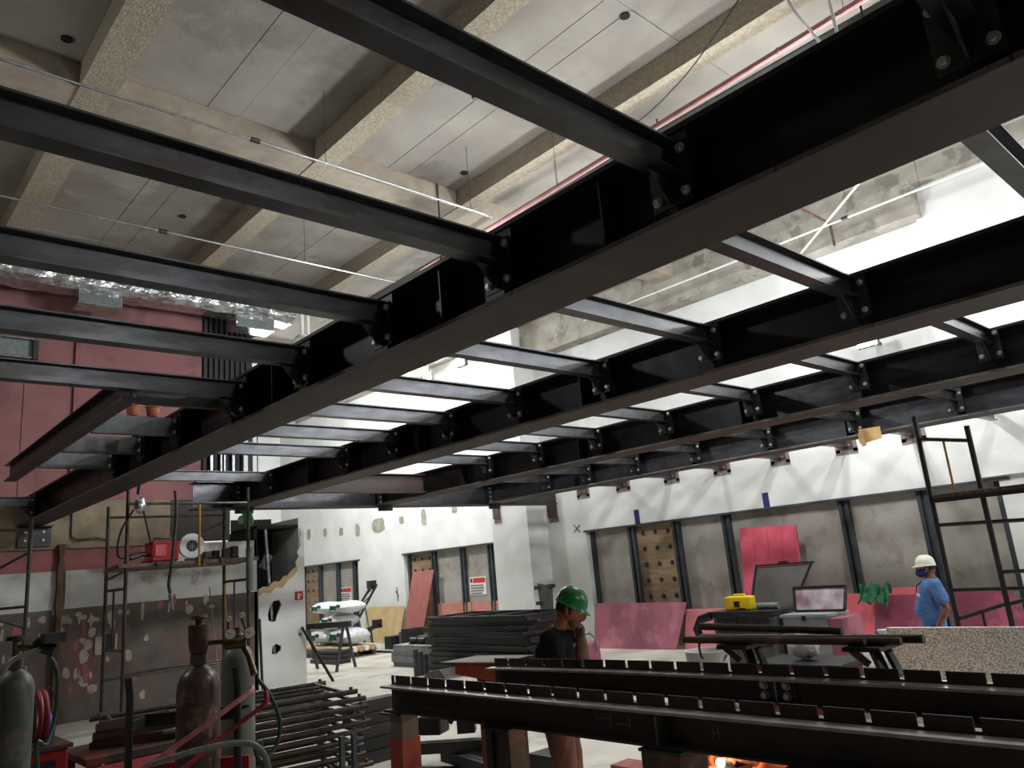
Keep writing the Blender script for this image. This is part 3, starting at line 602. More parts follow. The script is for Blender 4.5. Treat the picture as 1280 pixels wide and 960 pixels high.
# ================================================================== GIRDERS ON TRESTLES, FOREGROUND
def bow(y, y0, y1, h): u = (y - y0) / (y1 - y0); return h * 4 * u * (1 - u)
def lying_girder(name, label, x, y0, y1, zf, depth, notch0, step, h, group, holes_far=False):
    g = T(name, label, 'girder', (x, (y0 + y1) / 2, zf - depth), group)
    ys = [y0]; k = notch0
    while k > y1: ys.append(k); k -= step
    ys.append(y1)
    Zb = lambda y: zf + bow(y, y0, y1, h)
    up = MB(); fl = MB(); wb = MB(); bf = MB()
    def strip(mb, ya, yb, xa, xb, za, zb):
        A, B = Zb(ya), Zb(yb)
        mb.add([(xa, ya, A + za), (xb, ya, A + za), (xb, yb, B + za), (xa, yb, B + za), (xa, ya, A + zb), (xb, ya, A + zb), (xb, yb, B + zb), (xa, yb, B + zb)], [(0, 3, 2, 1), (4, 5, 6, 7), (0, 1, 5, 4), (1, 2, 6, 5), (2, 3, 7, 6), (3, 0, 4, 7)])
    for i in range(len(ys) - 1):
        ya, yb = ys[i], ys[i + 1]
        strip(fl, ya, yb, x - .09, x + .09, -.006, .006); strip(wb, ya, yb, x - .006, x + .006, -depth, -.006)
        strip(bf, ya, yb, x - .07, x + .07, -depth - .01, -depth)
        a = ya - (.011 if i else 0); b_ = yb + (.011 if i < len(ys) - 2 else 0)
        strip(up, a, b_, x - .004, x + .004, .006, .058)
        if i < len(ys) - 2: strip(up, yb + .011, yb - .011, x - .004, x + .004, .006, .016)
    P('web', wb, 'primer', g); P('flange', fl, 'lit', g, 'flange painted bright as if lit'); P('bottom_flange', bf, 'primer', g); P('notched_plate', up, 'primer', g, 'upstanding plate cut with notches')
    return g, Zb
fg, fz = lying_girder('notched_girder', 'dark notched girder resting on posts in the foreground, nearer one', 2.84, 4.345, .15, 1.245, .135, 4.31, .1755, .0, 'notched girders lying on trestles')
rg, rz = lying_girder('notched_girder', 'dark notched girder behind the nearer one, under the rusty pipes', 3.6, 4.22, .15, 1.245, .11, 4.08, .172, .02, 'notched girders lying on trestles')
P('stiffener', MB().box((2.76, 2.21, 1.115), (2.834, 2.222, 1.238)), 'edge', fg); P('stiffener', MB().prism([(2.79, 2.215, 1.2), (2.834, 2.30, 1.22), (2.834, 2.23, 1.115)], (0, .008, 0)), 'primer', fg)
sp = P('splice_plate', MB().box((3.585, 2.0, 1.155), (3.593, 2.22, 1.25)), 'black', rg)
P('splice_joint', MB().box((3.58, 2.105, 1.15), (3.586, 2.113, 1.25)), 'galv', sp)
for yy in (2.05, 2.17):
    for zz in (1.18, 1.23): INST('bolt', BOLT, rg, (3.585, yy, zz))
q = MB()                                               # chalked letters on the web
for (a, b_) in (((2.62, 1.2), (2.62, 1.165)), ((2.62, 1.182), (2.53, 1.182)), ((2.53, 1.205), (2.53, 1.15)), ((2.5, 1.165), (2.42, 1.165)), ((2.42, 1.2), (2.42, 1.15)), ((1.98, 1.19), (1.98, 1.15)), ((1.955, 1.19), (1.955, 1.15)), ((1.98, 1.17), (1.955, 1.17))):
    q.bar((2.8335, a[0], a[1]), (2.8335, b_[0], b_[1]), .002, .006, up=(1, 0, 0))
P('chalk_marks', q, 'lit', fg)
def post(name, label, x, y, zt, w_, mts, ztop2=None, zsplit=None):
    t = T(name, label, 'post', (x, y, 0), 'posts carrying the notched girders')
    b = MB().box((x - w_ / 2, y - w_ / 2, 0), (x + w_ / 2, y - w_ / 2 + .008, zt)).box((x - w_ / 2, y + w_ / 2 - .008, 0), (x + w_ / 2, y + w_ / 2, zt)).box((x - .004, y - w_ / 2, 0), (x + .004, y + w_ / 2, zt))
    P('column', MB().box((x - w_ / 2, y - w_ / 2, 0), (x + w_ / 2, y + w_ / 2, zt)), mts[0], t, bevel=.006)
    if len(mts) > 1: P('lower_sleeve', MB().box((x - w_ / 2 - .004, y - w_ / 2 - .004, 0), (x + w_ / 2 + .004, y + w_ / 2 + .004, zsplit)), mts[1], t, 'orange-red painted lower half')
    P('head_plate', MB().box((x - .1, y - .11, zt), (x + .1, y + .11, zt + .012)), 'black', t); P('foot_plate', MB().box((x - .12, y - .12, 0), (x + .12, y + .12, .012)), 'black', t)
    return t
post('steel_post', 'grey and orange steel post under the left end of the nearer notched girder', 2.84, 4.23, 1.087, .125, ['greypost', 'orangepaint'], zsplit=.95)
p2 = post('steel_post', 'brown red-streaked steel post under the nearer notched girder, second from left', 2.84, 3.26, 1.087, .12, ['brownpost'])
P('side_plate', MB().box((2.76, 3.31, 0), (2.78, 3.36, 1.086)), 'black', p2)
p3 = post('steel_post', 'wide dark brown post beside the kneeling welder in orange', 2.84, 2.2, 1.087, .2, ['brownpost'])
post('steel_post', 'dark post right of the kneeling welder at the bottom edge', 2.84, 1.52, 1.087, .12, ['brownpost'])
post('steel_post', 'dark post under the left end of the rear notched girder', 3.6, 4.05, 1.113, .1, ['brownpost'])
post('steel_post', 'dark post under the rear notched girder near the right edge', 3.6, 1.2, 1.126, .1, ['brownpost'])
rt = T('trestle_beam', 'orange-red steel beam stub with a pale top beside the rear notched girder', 'beam', (3.9, 4.5, 1.1))
P('body', MB().prism([(3.66, 4.26, 1.13), (3.66, 4.26, 1.26), (3.66, 4.75, 1.245), (3.66, 4.75, 1.17)], (.3, 0, 0)), 'orangepaint', rt); P('top_plate', MB().prism([(3.64, 4.24, 1.262), (3.64, 4.24, 1.27), (3.64, 4.9, 1.252), (3.64, 4.9, 1.246)], (.36, 0, 0)), 'cement', rt, 'pale dusty top plate')
P('strut', MB().box((3.74, 4.5, 0), (3.84, 4.6, 1.17)), 'brownpost', rt)
# rusty pipes carried on two cradles standing on the rear girder
zt = 1.326
for k, (yy, lb) in enumerate(((2.3, 'left'), (1.64, 'right'))):
    t = T('pipe_cradle', 'dark steel cradle under the rusty pipes, the %s one' % lb, 'cradle', (3.62, yy, zt))
    P('leg', MB().bar((3.604, yy, zt + .012), (3.56, yy + .05, 1.405), .05, .03), 'rust', t); P('leg', MB().bar((3.65, yy - .05, zt - .044), (3.68, yy, 1.405), .04, .03), 'black', t)
    P('leg', MB().bar((3.67, yy - .11, zt - .044), (3.7, yy - .05, 1.405), .03, .025), 'scafl', t)
    P('saddle', MB().box((3.52, yy - .1, 1.4), (3.78, yy + .07, 1.418)), 'black', t)
PIPES = [((3.57, 2.6, 1.44), (3.57, 1.62, 1.44), .018, 'rust', 'uppermost of the even rusty pipes, nearest'), ((3.615, 2.6, 1.436), (3.615, 1.48, 1.436), .018, 'rust', 'rusty pipe second from the front on the cradles'), ((3.66, 2.56, 1.437), (3.66, 1.4, 1.44), .019, 'black', 'dark pipe sticking out farthest to the right on the cradles'),
         ((3.71, 2.58, 1.436), (3.71, 1.5, 1.436), .018, 'rust', 'rusty pipe at the back on the cradles'), ((3.59, 2.5, 1.506), (3.64, 1.75, 1.476), .018, 'scaf', 'grey-brown pipe lying slanted on top of the other pipes')]
for (a, c, r, mt, lb) in PIPES:
    t = T('rusty_pipe', lb, 'pipe', a, 'pipes on the cradles'); P('tube', MB().tube([a, c], r, 12), mt, t); d = (Vector(a) - Vector(c)).normalized(); P('open_end', MB().tube([Vector(a), Vector(a) + d * .003], r * .75, 10), 'void', t)
ONE('wire_hook', MB().tube([(3.56, 2.5, 1.425), (3.555, 2.5, 1.39), (3.545, 2.49, 1.375), (3.54, 2.485, 1.36), (3.55, 2.48, 1.35)], .006, 6), 'rust', 'bent wire hook hanging under the left ends of the rusty pipes', 'hook', (3.56, 2.5, 1.36))
# ================================================================== SHEETS AND BOARDS
def board(name, label, pts, off, mt, cat='board', group=None): return ONE(name, MB().prism(pts, off), mt, label, cat, pts[0], group, bevel=.003)
o = board('speckled_sheet', 'upright sheet of speckled grey and white stone behind the rear girder, right edge', [(5.6, 2.36, .0), (5.66, .6, .0), (5.62, .6, 1.27), (5.56, 2.36, 1.275)], (.03, 0, 0), 'speck', 'sheet')
board('rose_board', 'large dusty rose board leaning against the boarded right opening, left end', [(13.2, 12.05, 0), (13.2, 9.85, 0), (13.42, 9.6, .9), (13.42, 12.1, .94)], (.03, 0, 0), 'pinkdust')
board('salmon_board', 'salmon pink board standing right of the dusty rose board', [(13.3, 9.7, 0), (13.3, 8.6, 0), (13.5, 8.55, .76), (13.5, 9.7, .76)], (.03, 0, 0), 'pinklight')
o = T('pink_foam_board', 'tall bright pink foam board standing against the boarded opening', 'board', (13.2, 7.5, 0))
for i in range(4): P('strip', MB().prism([(13.05, 8.1 - i * .29, 0), (13.05, 8.1 - (i + 1) * .29 + .006, 0), (13.3, 8.06 - (i + 1) * .29 + .006, 2.24 - i * .012), (13.3, 8.06 - i * .29, 2.25 - i * .012)], (.05, 0, 0)), 'pinkboard', o)
board('coral_board', 'coral red board leaning left of the maroon boards', [(13.05, 6.5, 0), (13.05, 5.8, 0), (13.3, 5.7, .95), (13.3, 6.45, .97)], (.025, 0, 0), 'redboard', group='coral boards')
board('coral_board', 'small coral board on top edge under the green netting', [(13.12, 5.78, .0), (13.12, 4.95, .0), (13.42, 4.95, 1.02), (13.42, 5.74, 1.02)], (.02, 0, 0), 'redboard', group='coral boards')
board('coral_board', 'dark coral board leaning farther left behind the framed board', [(12.85, 7.0, 0), (12.85, 6.55, 0), (12.99, 6.5, .94), (12.99, 6.95, .96)], (.025, 0, 0), 'redboard', group='coral boards')
board('maroon_board', 'maroon board leaning behind the worker in the white helmet', [(13.0, 5.72, 0), (13.0, 4.62, 0), (13.28, 4.6, .92), (13.28, 5.7, .92)], (.025, 0, 0), 'maroon', group='maroon boards')
board('maroon_board', 'maroon board leaning right of the worker, behind the scaffold', [(13.0, 4.58, 0), (13.0, 3.4, 0), (13.3, 3.7, .92), (13.3, 4.56, .93)], (.025, 0, 0), 'maroon', group='maroon boards')
q = MB(); n = 15                                       # draped green net
for i in range(n):
    for j in range(7): q.v.append(Vector((13.2 - .05 * j + .1 * math.sin(i * 1.7) * .4 + random.uniform(-.03, .03), 5.86 - .035 * i, 1.03 + .05 * math.sin(i * .9 + j) - abs(j - 2) * .045 + (.05 if j < 3 else -.02) + random.uniform(-.02, .02))))
for i in range(n - 1):
    for j in range(6): q.f.append([i * 7 + j, i * 7 + j + 1, i * 7 + j + 8, i * 7 + j + 7])
o = ONE('green_netting', q, 'net', 'bundle of green mesh netting on top of the coral boards', 'netting', (13.1, 5.6, .97)); m = o.modifiers.new('thick', 'SOLIDIFY'); m.thickness = .012
board('red_ply_board', 'tall red-brown ply board leaning in the middle opening', [(13.15, 19.55, 0), (13.15, 18.6, 0), (13.56, 18.3, 2.03), (13.56, 19.35, 2.02)], (.025, 0, 0), 'redply')
board('faded_board', 'faded salmon board across the middle opening, left half', [(13.68, 18.45, 0), (13.68, 16.9, 0), (13.72, 16.9, 1.07), (13.72, 18.45, 1.07)], (.025, 0, 0), 'salmon', group='faded boards in the middle opening')
board('faded_board', 'faded salmon board across the middle opening, right half', [(13.68, 16.86, 0), (13.68, 15.4, 0), (13.72, 15.4, 1.08), (13.72, 16.86, 1.08)], (.025, 0, 0), 'salmon', group='faded boards in the middle opening')
board('beige_board', 'beige board leaning on the white wall between the two far openings', [(13.35, 21.9, 0), (13.35, 19.95, 0), (13.54, 19.85, 1.05), (13.54, 21.95, 1.06)], (.025, 0, 0), 'beige')
# ================================================================== CRATES AND CASES IN FRONT OF THE RIGHT WALL
def bx(mb, x0, y0, z0, dx, dy, dz): return mb.box((x0, y0, z0), (x0 + dx, y0 + dy, z0 + dz))
t = T('tool_chest', 'black slatted tool chest with its grey lid propped open', 'chest', (9.6, 5.7, 0))
P('body', MB().box((9.3, 5.34, .3), (9.9, 6.25, 1.0)), 'greyp', t, bevel=.01); P('base', MB().box((9.3, 5.36, 0), (9.9, 6.2, .3)), 'black', t)
q = MB()
for r in range(4):
    for c in range(5): q.box((9.285, 5.42 + c * .155, .62 + r * .095), (9.3, 5.56 + c * .155, .69 + r * .095))
P('slats', q, 'black', t); P('rim', MB().box((9.27, 5.33, 1.0), (9.93, 6.28, 1.07)), 'black', t, bevel=.008)
l_ = P('lid', MB().prism([(9.9, 6.0, 1.075), (9.9, 5.34, 1.075), (10.05, 5.1, 1.6), (10.05, 5.9, 1.6)], (.03, 0, 0)), 'lid', t, 'slate grey open lid')
q = MB(); q.bar((9.9, 6.0, 1.08), (10.05, 5.92, 1.62), .03, .03); q.bar((9.9, 5.36, 1.08), (10.05, 5.08, 1.62), .03, .03); q.bar((10.05, 5.92, 1.62), (10.05, 5.05, 1.62), .03, .025); q.box((10.03, 5.42, 1.63), (10.07, 5.56, 1.66)); P('lid_frame', q, 'black', l_)
q = MB(); q.tube([(9.29, 6.27, 1.02), (9.25, 6.42, .98), (9.25, 6.5, .85), (9.27, 6.46, .7), (9.29, 6.3, .72)], .06, 8); P('cable_coil', q, 'cable', t)
t = T('yellow_case', 'small yellow case standing on the tool chest', 'case', (9.5, 5.9, 1.07)); P('shell', MB().box((9.42, 5.72, 1.072), (9.58, 6.12, 1.25)), 'yellow', t, bevel=.02); P('handle', MB().tube([(9.5, 5.82, 1.245), (9.5, 5.84, 1.27), (9.5, 6.0, 1.27), (9.5, 6.02, 1.245)], .012, 8), 'yellow', t); P('latch', MB().box((9.405, 5.88, 1.12), (9.421, 5.96, 1.19)).box((9.41, 5.8, 1.08), (9.421, 5.9, 1.1)), 'black', t, 'black latch')
ONE('grey_roll', MB().tube([(9.5, 5.66, 1.114), (9.5, 5.36, 1.114)], .042, 12), 'grille', 'short grey roll lying on the tool chest before its lid', 'roll', (9.5, 5.4, 1.07))
t = T('framed_board', 'black-framed board with smeared white and mauve paint, beside the tool chest', 'board', (9.75, 4.9, 1.02))
P('face', MB().prism([(9.7, 5.22, 1.03), (9.7, 4.6, 1.03), (9.78, 4.57, 1.3), (9.78, 5.24, 1.3)], (.02, 0, 0)), mat('smeared_paint', (196, 186, 190), (128, 96, 108), rough=.6, scale=4.5, detail=3), t)
q = MB(); q.bar((9.7, 5.24, 1.022), (9.78, 5.26, 1.31), .03, .03); q.bar((9.7, 4.58, 1.022), (9.78, 4.55, 1.31), .03, .03); q.bar((9.78, 5.26, 1.31), (9.78, 4.55, 1.31), .03, .03); q.bar((9.7, 5.24, 1.022), (9.7, 4.58, 1.022), .03, .03); P('frame', q, 'black', t)
t = T('grey_crate', 'pale grey box with a dark brown side under the framed board', 'box', (9.7, 4.95, 0)); P('body', MB().box((9.4, 4.68, 0), (9.95, 5.28, .97)), 'greytile', t, bevel=.006); P('rim', MB().box((9.38, 4.66, .97), (9.97, 5.3, 1.005)), 'greytile', t); P('side_panel', MB().box((9.4, 4.5, 0), (9.95, 4.675, .95)), 'pinkdust', t, 'dark brown side'); P('clasp', MB().box((9.37, 4.95, .93), (9.38, 5.0, .99)), 'black', t)
def bag(name, label, c, r, sc, mt='polythene'):
    q = MB(); q.ball(c, r, 16, 10, sc); rnd = random.Random(label)
    q.v = [v + Vector((rnd.uniform(-1, 1), rnd.uniform(-1, 1), rnd.uniform(-1, 1))) * r * .13 for v in q.v]
    t = T(name, label, 'bag', (c[0], c[1], c[2] - r * sc[2])); P('sack', q, mt, t)
    k = MB(); k.lathe((c[0], c[1], c[2] + r * sc[2] * .9), [(r * .2, 0), (r * .1, r * .2), (r * .3, r * .55)], n=9); P('knotted_neck', k, mt, t); return t
t = T('storage_bin', 'dark bin holding a white bag, behind the rusty pipes', 'bin', (7.6, 4.0, 0)); q = MB(); q.box((7.3, 3.6, 0), (7.9, 4.5, .7)); P('body', q, 'maroon', t, bevel=.02); P('rim', MB().box((7.28, 3.58, .7), (7.92, 4.52, .74)), 'black', t)
bag('white_bag', 'crumpled white bag seen between the two pipe cradles', (7.6, 4.08, .875), .13, (1, 1.2, .9))
bag('white_bag', 'rounded white polythene bag right of the right pipe cradle', (7.6, 3.25, .71), .22, (1, 1.1, 1.0))
ONE('low_crate', MB().box((7.35, 3.0, 0), (7.9, 3.5, .45)), 'cement', 'grey block under the rounded white polythene bag', 'block', (7.6, 3.2, 0), bevel=.02)
t = T('white_pail', 'pale pail below the left ends of the rusty pipes', 'pail', (6.3, 4.35, .0)); P('bucket', MB().lathe((6.3, 4.35, 0), [(.13, 0), (.16, .5), (.2, .98), (.21, 1.0), (.19, 1.0), (.17, .9)], n=20), 'whiteband', t); P('handle', MB().tube([(6.3, 4.14, .96), (6.22, 4.2, .84), (6.1, 4.35, .8), (6.22, 4.5, .84), (6.3, 4.56, .96)], .008, 6), 'scafl', t)
# ================================================================== BACK OF THE HALL
z = 0
for k in range(5):
    a = random.uniform(-.05, .05); hgt = (.09, .12, .1, .08, .07)[k]
    ONE('grey_slab', MB().box((9.95 + a, 13.66 + a, z), (10.7 + a, 15.2 - a + random.uniform(-.08, .08), z + hgt - (.013 if k == 4 else .001))), 'greytile', 'pale grey slab in the low stack before the white pier, %s from the floor' % ORD[k], 'slab', (10.3, 14.4, z), 'pale grey slabs in the low stack', bevel=.006, kind='thing'); z += hgt
for k in range(2): ONE('pump_motor', MB().tube([(10.2, 14.75 - k * .3, .52), (10.2, 14.5 - k * .3, .52)], .07, 12).box((10.1, 14.52 - k * .3, .448), (10.3, 14.72 - k * .3, .47)), 'black', 'small black motor on the grey slab stack, %s of two' % ('left' if k == 0 else 'right'), 'motor', (10.2, 14.6 - k * .3, .448))
ONE('steel_offcut', MB().box((10.1, 13.75, .448), (10.25, 14.1, .56)), 'black', 'dark steel offcut on the right of the grey slab stack', 'offcut', (10.2, 13.9, .448))
# tall stack of black frames, each one its own thing
z = 0.0; k = 0; th = .0475
protof = None
while z < 1.0:
    ang = random.uniform(-.06, .06); cx, cy = 10.35 + random.uniform(-.05, .05), 11.95 + random.uniform(-.1, .1)
    if protof is None:
        protof = T('steel_grid', '', 'frame', (0, 0, 0), 'black steel frames in the tall stack')
        for yy in (-1.5, 1.5): P('end_bar', MB().box((-.62, yy - .035, 0), (.62, yy + .035, .044)), 'black', protof)
        for xx in (-.6, .6): P('side_bar', MB().box((xx - .03, -1.46, 0), (xx + .03, 1.46, .044)), 'black', protof)
        for yy in (-.5, .5): P('cross_bar', MB().box((-.57, yy - .03, .004), (.57, yy + .03, .04)), 'steel', protof)
        f = protof
    else: f = copy_tree(protof, (0, 0, 0), '')
    f.location = (cx, cy, z); f.rotation_euler = (0, 0, ang); k += 1
    f['label'] = 'black steel frame lying in the tall stack on the floor, %s layer from the floor' % (ORD + ['twelfth', 'thirteenth', 'fourteenth', 'fifteenth', 'sixteenth', 'seventeenth', 'eighteenth', 'nineteenth', 'twentieth', 'twenty-first', 'twenty-second'])[k - 1]; z += th
for k in range(3): t = ONE('steel_channel', MB().box((9.05 + k * .12, 13.0, .0), (9.13 + k * .12, 13.06, .5 - k * .06)), 'stud', 'grey upright channel offcut between slab stack and black frames, %s' % ('nearest', 'middle', 'farthest')[k], 'channel', (9.1 + k * .12, 13.03, 0), 'upright channel offcuts')
t = T('slate_heap', 'dark grey folded sheet lying on the floor before the black frames', 'sheet', (9.45, 12.3, 0)); P('sheet', MB().prism([(9.0, 12.7, .0), (9.0, 12.5, .12), (9.0, 12.15, .16), (9.0, 12.0, .03), (9.0, 11.95, 0)], (.5, 0, 0)), 'lid', t)
# sawhorse with sacks
t = T('sawhorse', 'grey sawhorse trestle standing before the white sacks', 'sawhorse', (8.9, 16.6, 0))
P('top_beam', MB().bar((8.75, 17.0, .98), (9.35, 15.9, .98), .12, .12), 'black', t)
for (xx, yy) in ((8.8, 16.9), (9.28, 16.02)):
    for s_ in (-1, 1): P('leg', MB().bar((xx + s_ * .06, yy + s_ * .03, .93), (xx + s_ * .34, yy + s_ * .17, .0), .05, .05), 'stud', t)
    P('brace', MB().bar((xx - .22, yy - .11, .42), (xx + .22, yy + .11, .42), .035, .035), 'stud', t)
pl = T('pallet', 'low pallet of pale pipes and timber under the white sacks', 'pallet', (11.0, 19.4, 0))
for k in range(3): P('bearer', MB().box((10.4 + k * .5, 18.3, 0), (10.5 + k * .5, 20.4, .1)), 'plank', pl)
for k in range(7): P('deck_board', MB().box((10.38, 18.32 + k * .3, .1), (11.55, 18.56 + k * .3, .13)), 'plank', pl)
for k in range(6): ONE('pale_pipe', MB().tube([(10.55 + .17 * k, 18.0, .13 + .075 + .003), (10.55 + .17 * k, 20.5, .208)], .072, 12), 'whitep' if k % 2 else 'beige', 'pale pipe lying on the low pallet, %s from the front' % ORD[k], 'pipe', (10.55 + .17 * k, 19, .13), 'pale pipes on the pallet')
SK = [((10.95, 19.85, .49), (.42, .55, .2)), ((10.95, 18.7, .51), (.42, .55, .22)), ((11.0, 19.25, .9), (.4, .55, .18)), ((11.0, 19.85, 1.25), (.38, .5, .16)), ((11.0, 18.82, 1.25), (.38, .5, .16))]
for k, (c, r) in enumerate(SK):
    lb = ['bottom white sack printed green, left on the pallet', 'bottom white sack printed green, right end bulging toward the frame', 'middle white sack printed green, across the two bottom ones', 'upper white sack printed green, left top of the heap', 'upper white sack printed green, right top of the heap'][k]
    t = T('white_sack', lb, 'sack', (c[0], c[1], c[2] - r[2]), 'white printed sacks'); q = MB(); q.sm = True; nx, ny = 10, 14; 
    for i in range(ny + 1):
        u = -1 + 2 * i / ny; e = (1 - abs(u) ** 5) ** .5 if abs(u) < 1 else 0
        for j in range(nx):
            a = 2 * math.pi * j / nx; q.v.append(Vector((c[0] + r[0] * math.cos(a) * (.55 + .45 * e), c[1] + r[1] * u, c[2] + r[2] * math.sin(a) * (.12 + .88 * e) * (1 if math.sin(a) > 0 else .95) + random.uniform(-.008, .008))))
    for i in range(ny):
        for j in range(nx): q.f.append([i * nx + j, i * nx + (j + 1) % nx, (i + 1) * nx + (j + 1) % nx, (i + 1) * nx + j])
    q.f.append(list(range(nx))); q.f.append([ny * nx + j for j in range(nx)]); P('sack_body', q, 'polythene', t)
    q = MB(); x_ = c[0] - r[0] - .012
    for (ya, za, yb, zb) in ((-.3, .02, -.12, .09), (-.06, -.05, .2, .06), (.24, -.06, .32, .07)): q.box((x_, c[1] + ya * r[1] * 1.6, c[2] + za * r[2] * 6), (x_ + .03, c[1] + yb * r[1] * 1.6, c[2] + max(zb * r[2] * 6, za * r[2] * 6 + .05)))
    P('green_print', q, 'net', t)
# leaning black lattice masts
def lattice(label, a, b_, off, n):
    t = T('lattice_mast', label, 'mast', a, 'black lattice masts'); a, b_, off = Vector(a), Vector(b_), Vector(off)
    P('chord', MB().bar(a, b_, .05, .05), 'black', t); P('chord', MB().bar(a + off, b_ + off * .45, .05, .05), 'black', t)
    for i in range(n):
        u, v = i / n, (i + 1) / n; f = lambda k: off * (1 - .55 * k)
        P('lacing', MB().bar(a.lerp(b_, u), a.lerp(b_, v) + f(v), .022, .022), 'black', t)
    P('head_block', MB().box(tuple(b_ + Vector((-.1, -.08, -.1))), tuple(b_ + Vector((.1, .12, .12)))), 'black', t)
    return t
m1 = lattice('tall black lattice mast leaning up before the beige board', (12.0, 21.4, .03), (12.0, 19.15, 1.76), (0, -.55, 0), 6)
for (yy, zz, yb) in ((20.0, 1.05, 19.3), (19.6, 1.3, 18.9)): P('prop', MB().bar((12.0, yy, zz), (11.8, yb, .02), .04, .04), 'black', m1)
m2 = lattice('lower black lattice mast leaning right under the taller one', (11.75, 21.3, .03), (11.75, 18.55, .72), (0, -.42, -.0), 6)
P('prop', MB().bar((11.75, 19.3, .5), (11.7, 19.1, .02), .035, .035), 'black', m2); P('prop', MB().bar((11.75, 18.9, .58), (11.7, 18.7, .02), .035, .035), 'black', m2)
P('ground_rail', MB().bar((11.65, 21.2, .03), (11.65, 17.8, .03), .05, .05), 'stud', m2)
for k in range(4): ONE('dark_crate', MB().box((12.2 + .2 * (k % 2), 18.6 - k * .42, 0), (12.7 + .2 * (k % 2), 18.95 - k * .42, .34 + .1 * (k % 3))), 'greyp' if k % 2 else 'black', 'dark crate on the floor behind the lattice masts, %s from the left' % ORD[k], 'crate', (12.5, 18.8 - k * .42, 0), 'dark crates behind the masts', bevel=.01)
for k in range(3): ONE('steel_billet', MB().box((9.7 + .1 * k, 17.2 + .15 * k, .001 + .09 * k), (10.1 + .1 * k, 18.5 + .1 * k, .089 + .09 * k)), 'black', 'black steel section on the floor beside the sawhorse, %s layer' % ('bottom', 'middle', 'top')[k], 'steel section', (10, 17.8, .09 * k), 'black steel sections by the sawhorse', bevel=.006)
ONE('black_stud_post', MB().bar((8.1, 14.5, 0), (7.62, 14.85, 1.1), .05, .05), 'black', 'thin black bar leaning on the right edge of the white partition', 'bar', (8.1, 14.5, 0))
t = T('black_bracket', 'black steel bracket with side lugs standing behind the green helmet', 'bracket', (12.4, 12.7, 0)); P('stem', MB().prism([(12.4, 12.76, 0), (12.4, 12.5, 0), (12.4, 12.44, 1.42), (12.4, 12.86, 1.5)], (.06, 0, 0)), 'lid', t)
for (yy, zz) in ((12.86, 1.36), (12.84, 1.02), (12.44, 1.38)): P('lug', MB().box((12.38, yy - .09, zz), (12.46, yy + .09, zz + .08)), 'black', t)
t = T('red_bin', 'dusty red bin with a hooped grey handle on the floor left of the rose board', 'bin', (9.0, 8.35, 0)); P('body', MB().box((8.85, 8.22, 0), (9.15, 8.48, .7)), 'pinkdust', t, bevel=.03); P('hoop_handle', MB().tube([(9, 8.45, .69), (9, 8.4, .8), (9, 8.28, .82), (9, 8.18, .75), (9, 8.16, .55)], .016, 8), 'galv', t)
# small steel on the floor between the girders
JK = [((4.5, 6.9, .05), (5.1, 5.7, .05)), ((4.9, 6.6, .16), (4.75, 5.6, .16)), ((4.6, 6.7, .27), (5.2, 6.0, .27)), ((5.2, 7.0, .06), (5.6, 6.2, .06))]
for k, (a, c) in enumerate(JK): ONE('steel_section', MB().bar(a, c, .12, .1).bar((a[0], a[1], a[2] + .0), (c[0], c[1], c[2] + .0), .02, .108), 'black', 'black steel section in the floor heap by the orange post, %s placed' % ('lowest', 'middle', 'topmost', 'rightmost')[k], 'steel section', a, 'heap of black steel sections')
t = T('black_clamp', 'black angular clamp sticking up out of the steel heap', 'clamp', (4.95, 6.85, .32)); P('jaw', MB().box((4.85, 6.75, .32), (5.1, 7.0, .5), rot=Matrix.Rotation(.5, 3, 'Z')), 'black', t, bevel=.02); P('arm', MB().bar((5.05, 6.7, .42), (5.16, 6.55, .66), .06, .05), 'black', t); P('jaw', MB().box((5.08, 6.5, .32), (5.28, 6.68, .46), rot=Matrix.Rotation(.8, 3, 'Z')), 'black', t)
for k in range(5): ONE('flat_bar', MB().box((4.5 + .06 * (k % 3), 7.62 + k * .03, .002 + .125 * k), (5.12 + .05 * (k % 2), 7.8 + k * .03, .12 + .125 * k)), 'black' if k % 2 else 'primer', 'dark steel bar stacked right of the scaffold frames, %s from the floor' % ORD[k], 'bar', (4.8, 7.7, .125 * k), 'steel bars by the scaffold frames')
ONE('red_beam', MB().box((5.35, 4.45, 0), (5.6, 4.85, .17)), 'redply', 'reddish brown beam end on the floor left of the welder', 'beam', (5.4, 4.7, 0), bevel=.01)
ONE('black_box', MB().box((4.9, 5.1, 0), (5.15, 5.4, .3)), 'black', 'small black box on the floor by the worker boots', 'box', (5.0, 5.2, 0), bevel=.02)
# ================================================================== SCAFFOLD TOWERS
def caster(par, x, y):
    c = P('caster', MB().lathe((x, y - .02, .085), [(.03, -.025), (.085, -.02), (.085, .02), (.03, .025)], n=16, axis=(0, 1, 0)), 'scaf', par)
    P('fork', MB().box((x - .015, y - .06, .08), (x + .015, y - .05, .2)).box((x - .015, y + .01, .08), (x + .015, y + .02, .2)).box((x - .02, y - .06, .19), (x + .02, y + .02, .21)), 'scafl', c)
t = T('scaffold_tower', 'steel tube scaffold tower on casters in front of the flaking left wall', 'scaffold', (3.95, 11.2, 0))
TX = (3.1, 4.72); TY = (10.76, 11.62); tr = .024
for xi, x in enumerate(TX):
    for yi, y in enumerate(TY):
        top = ((3.35, 3.2), (3.36, 3.16))[xi][yi]
        P('standard', MB().tube([(x, y, .12), (x, y, top)], tr, 10), 'scaf', t); caster(t, x, y)
    for z in ((.45, 1.3, 2.06) if xi == 0 else (.7, 1.3, 2.06)): P('rung', MB().tube([(x, TY[0], z), (x, TY[1], z)], .02, 8), 'scaf', t)
    P('mid_strut', MB().tube([(x, 11.25, 1.3), (x, 11.25, 2.06)], .014, 8), 'scaf', t)
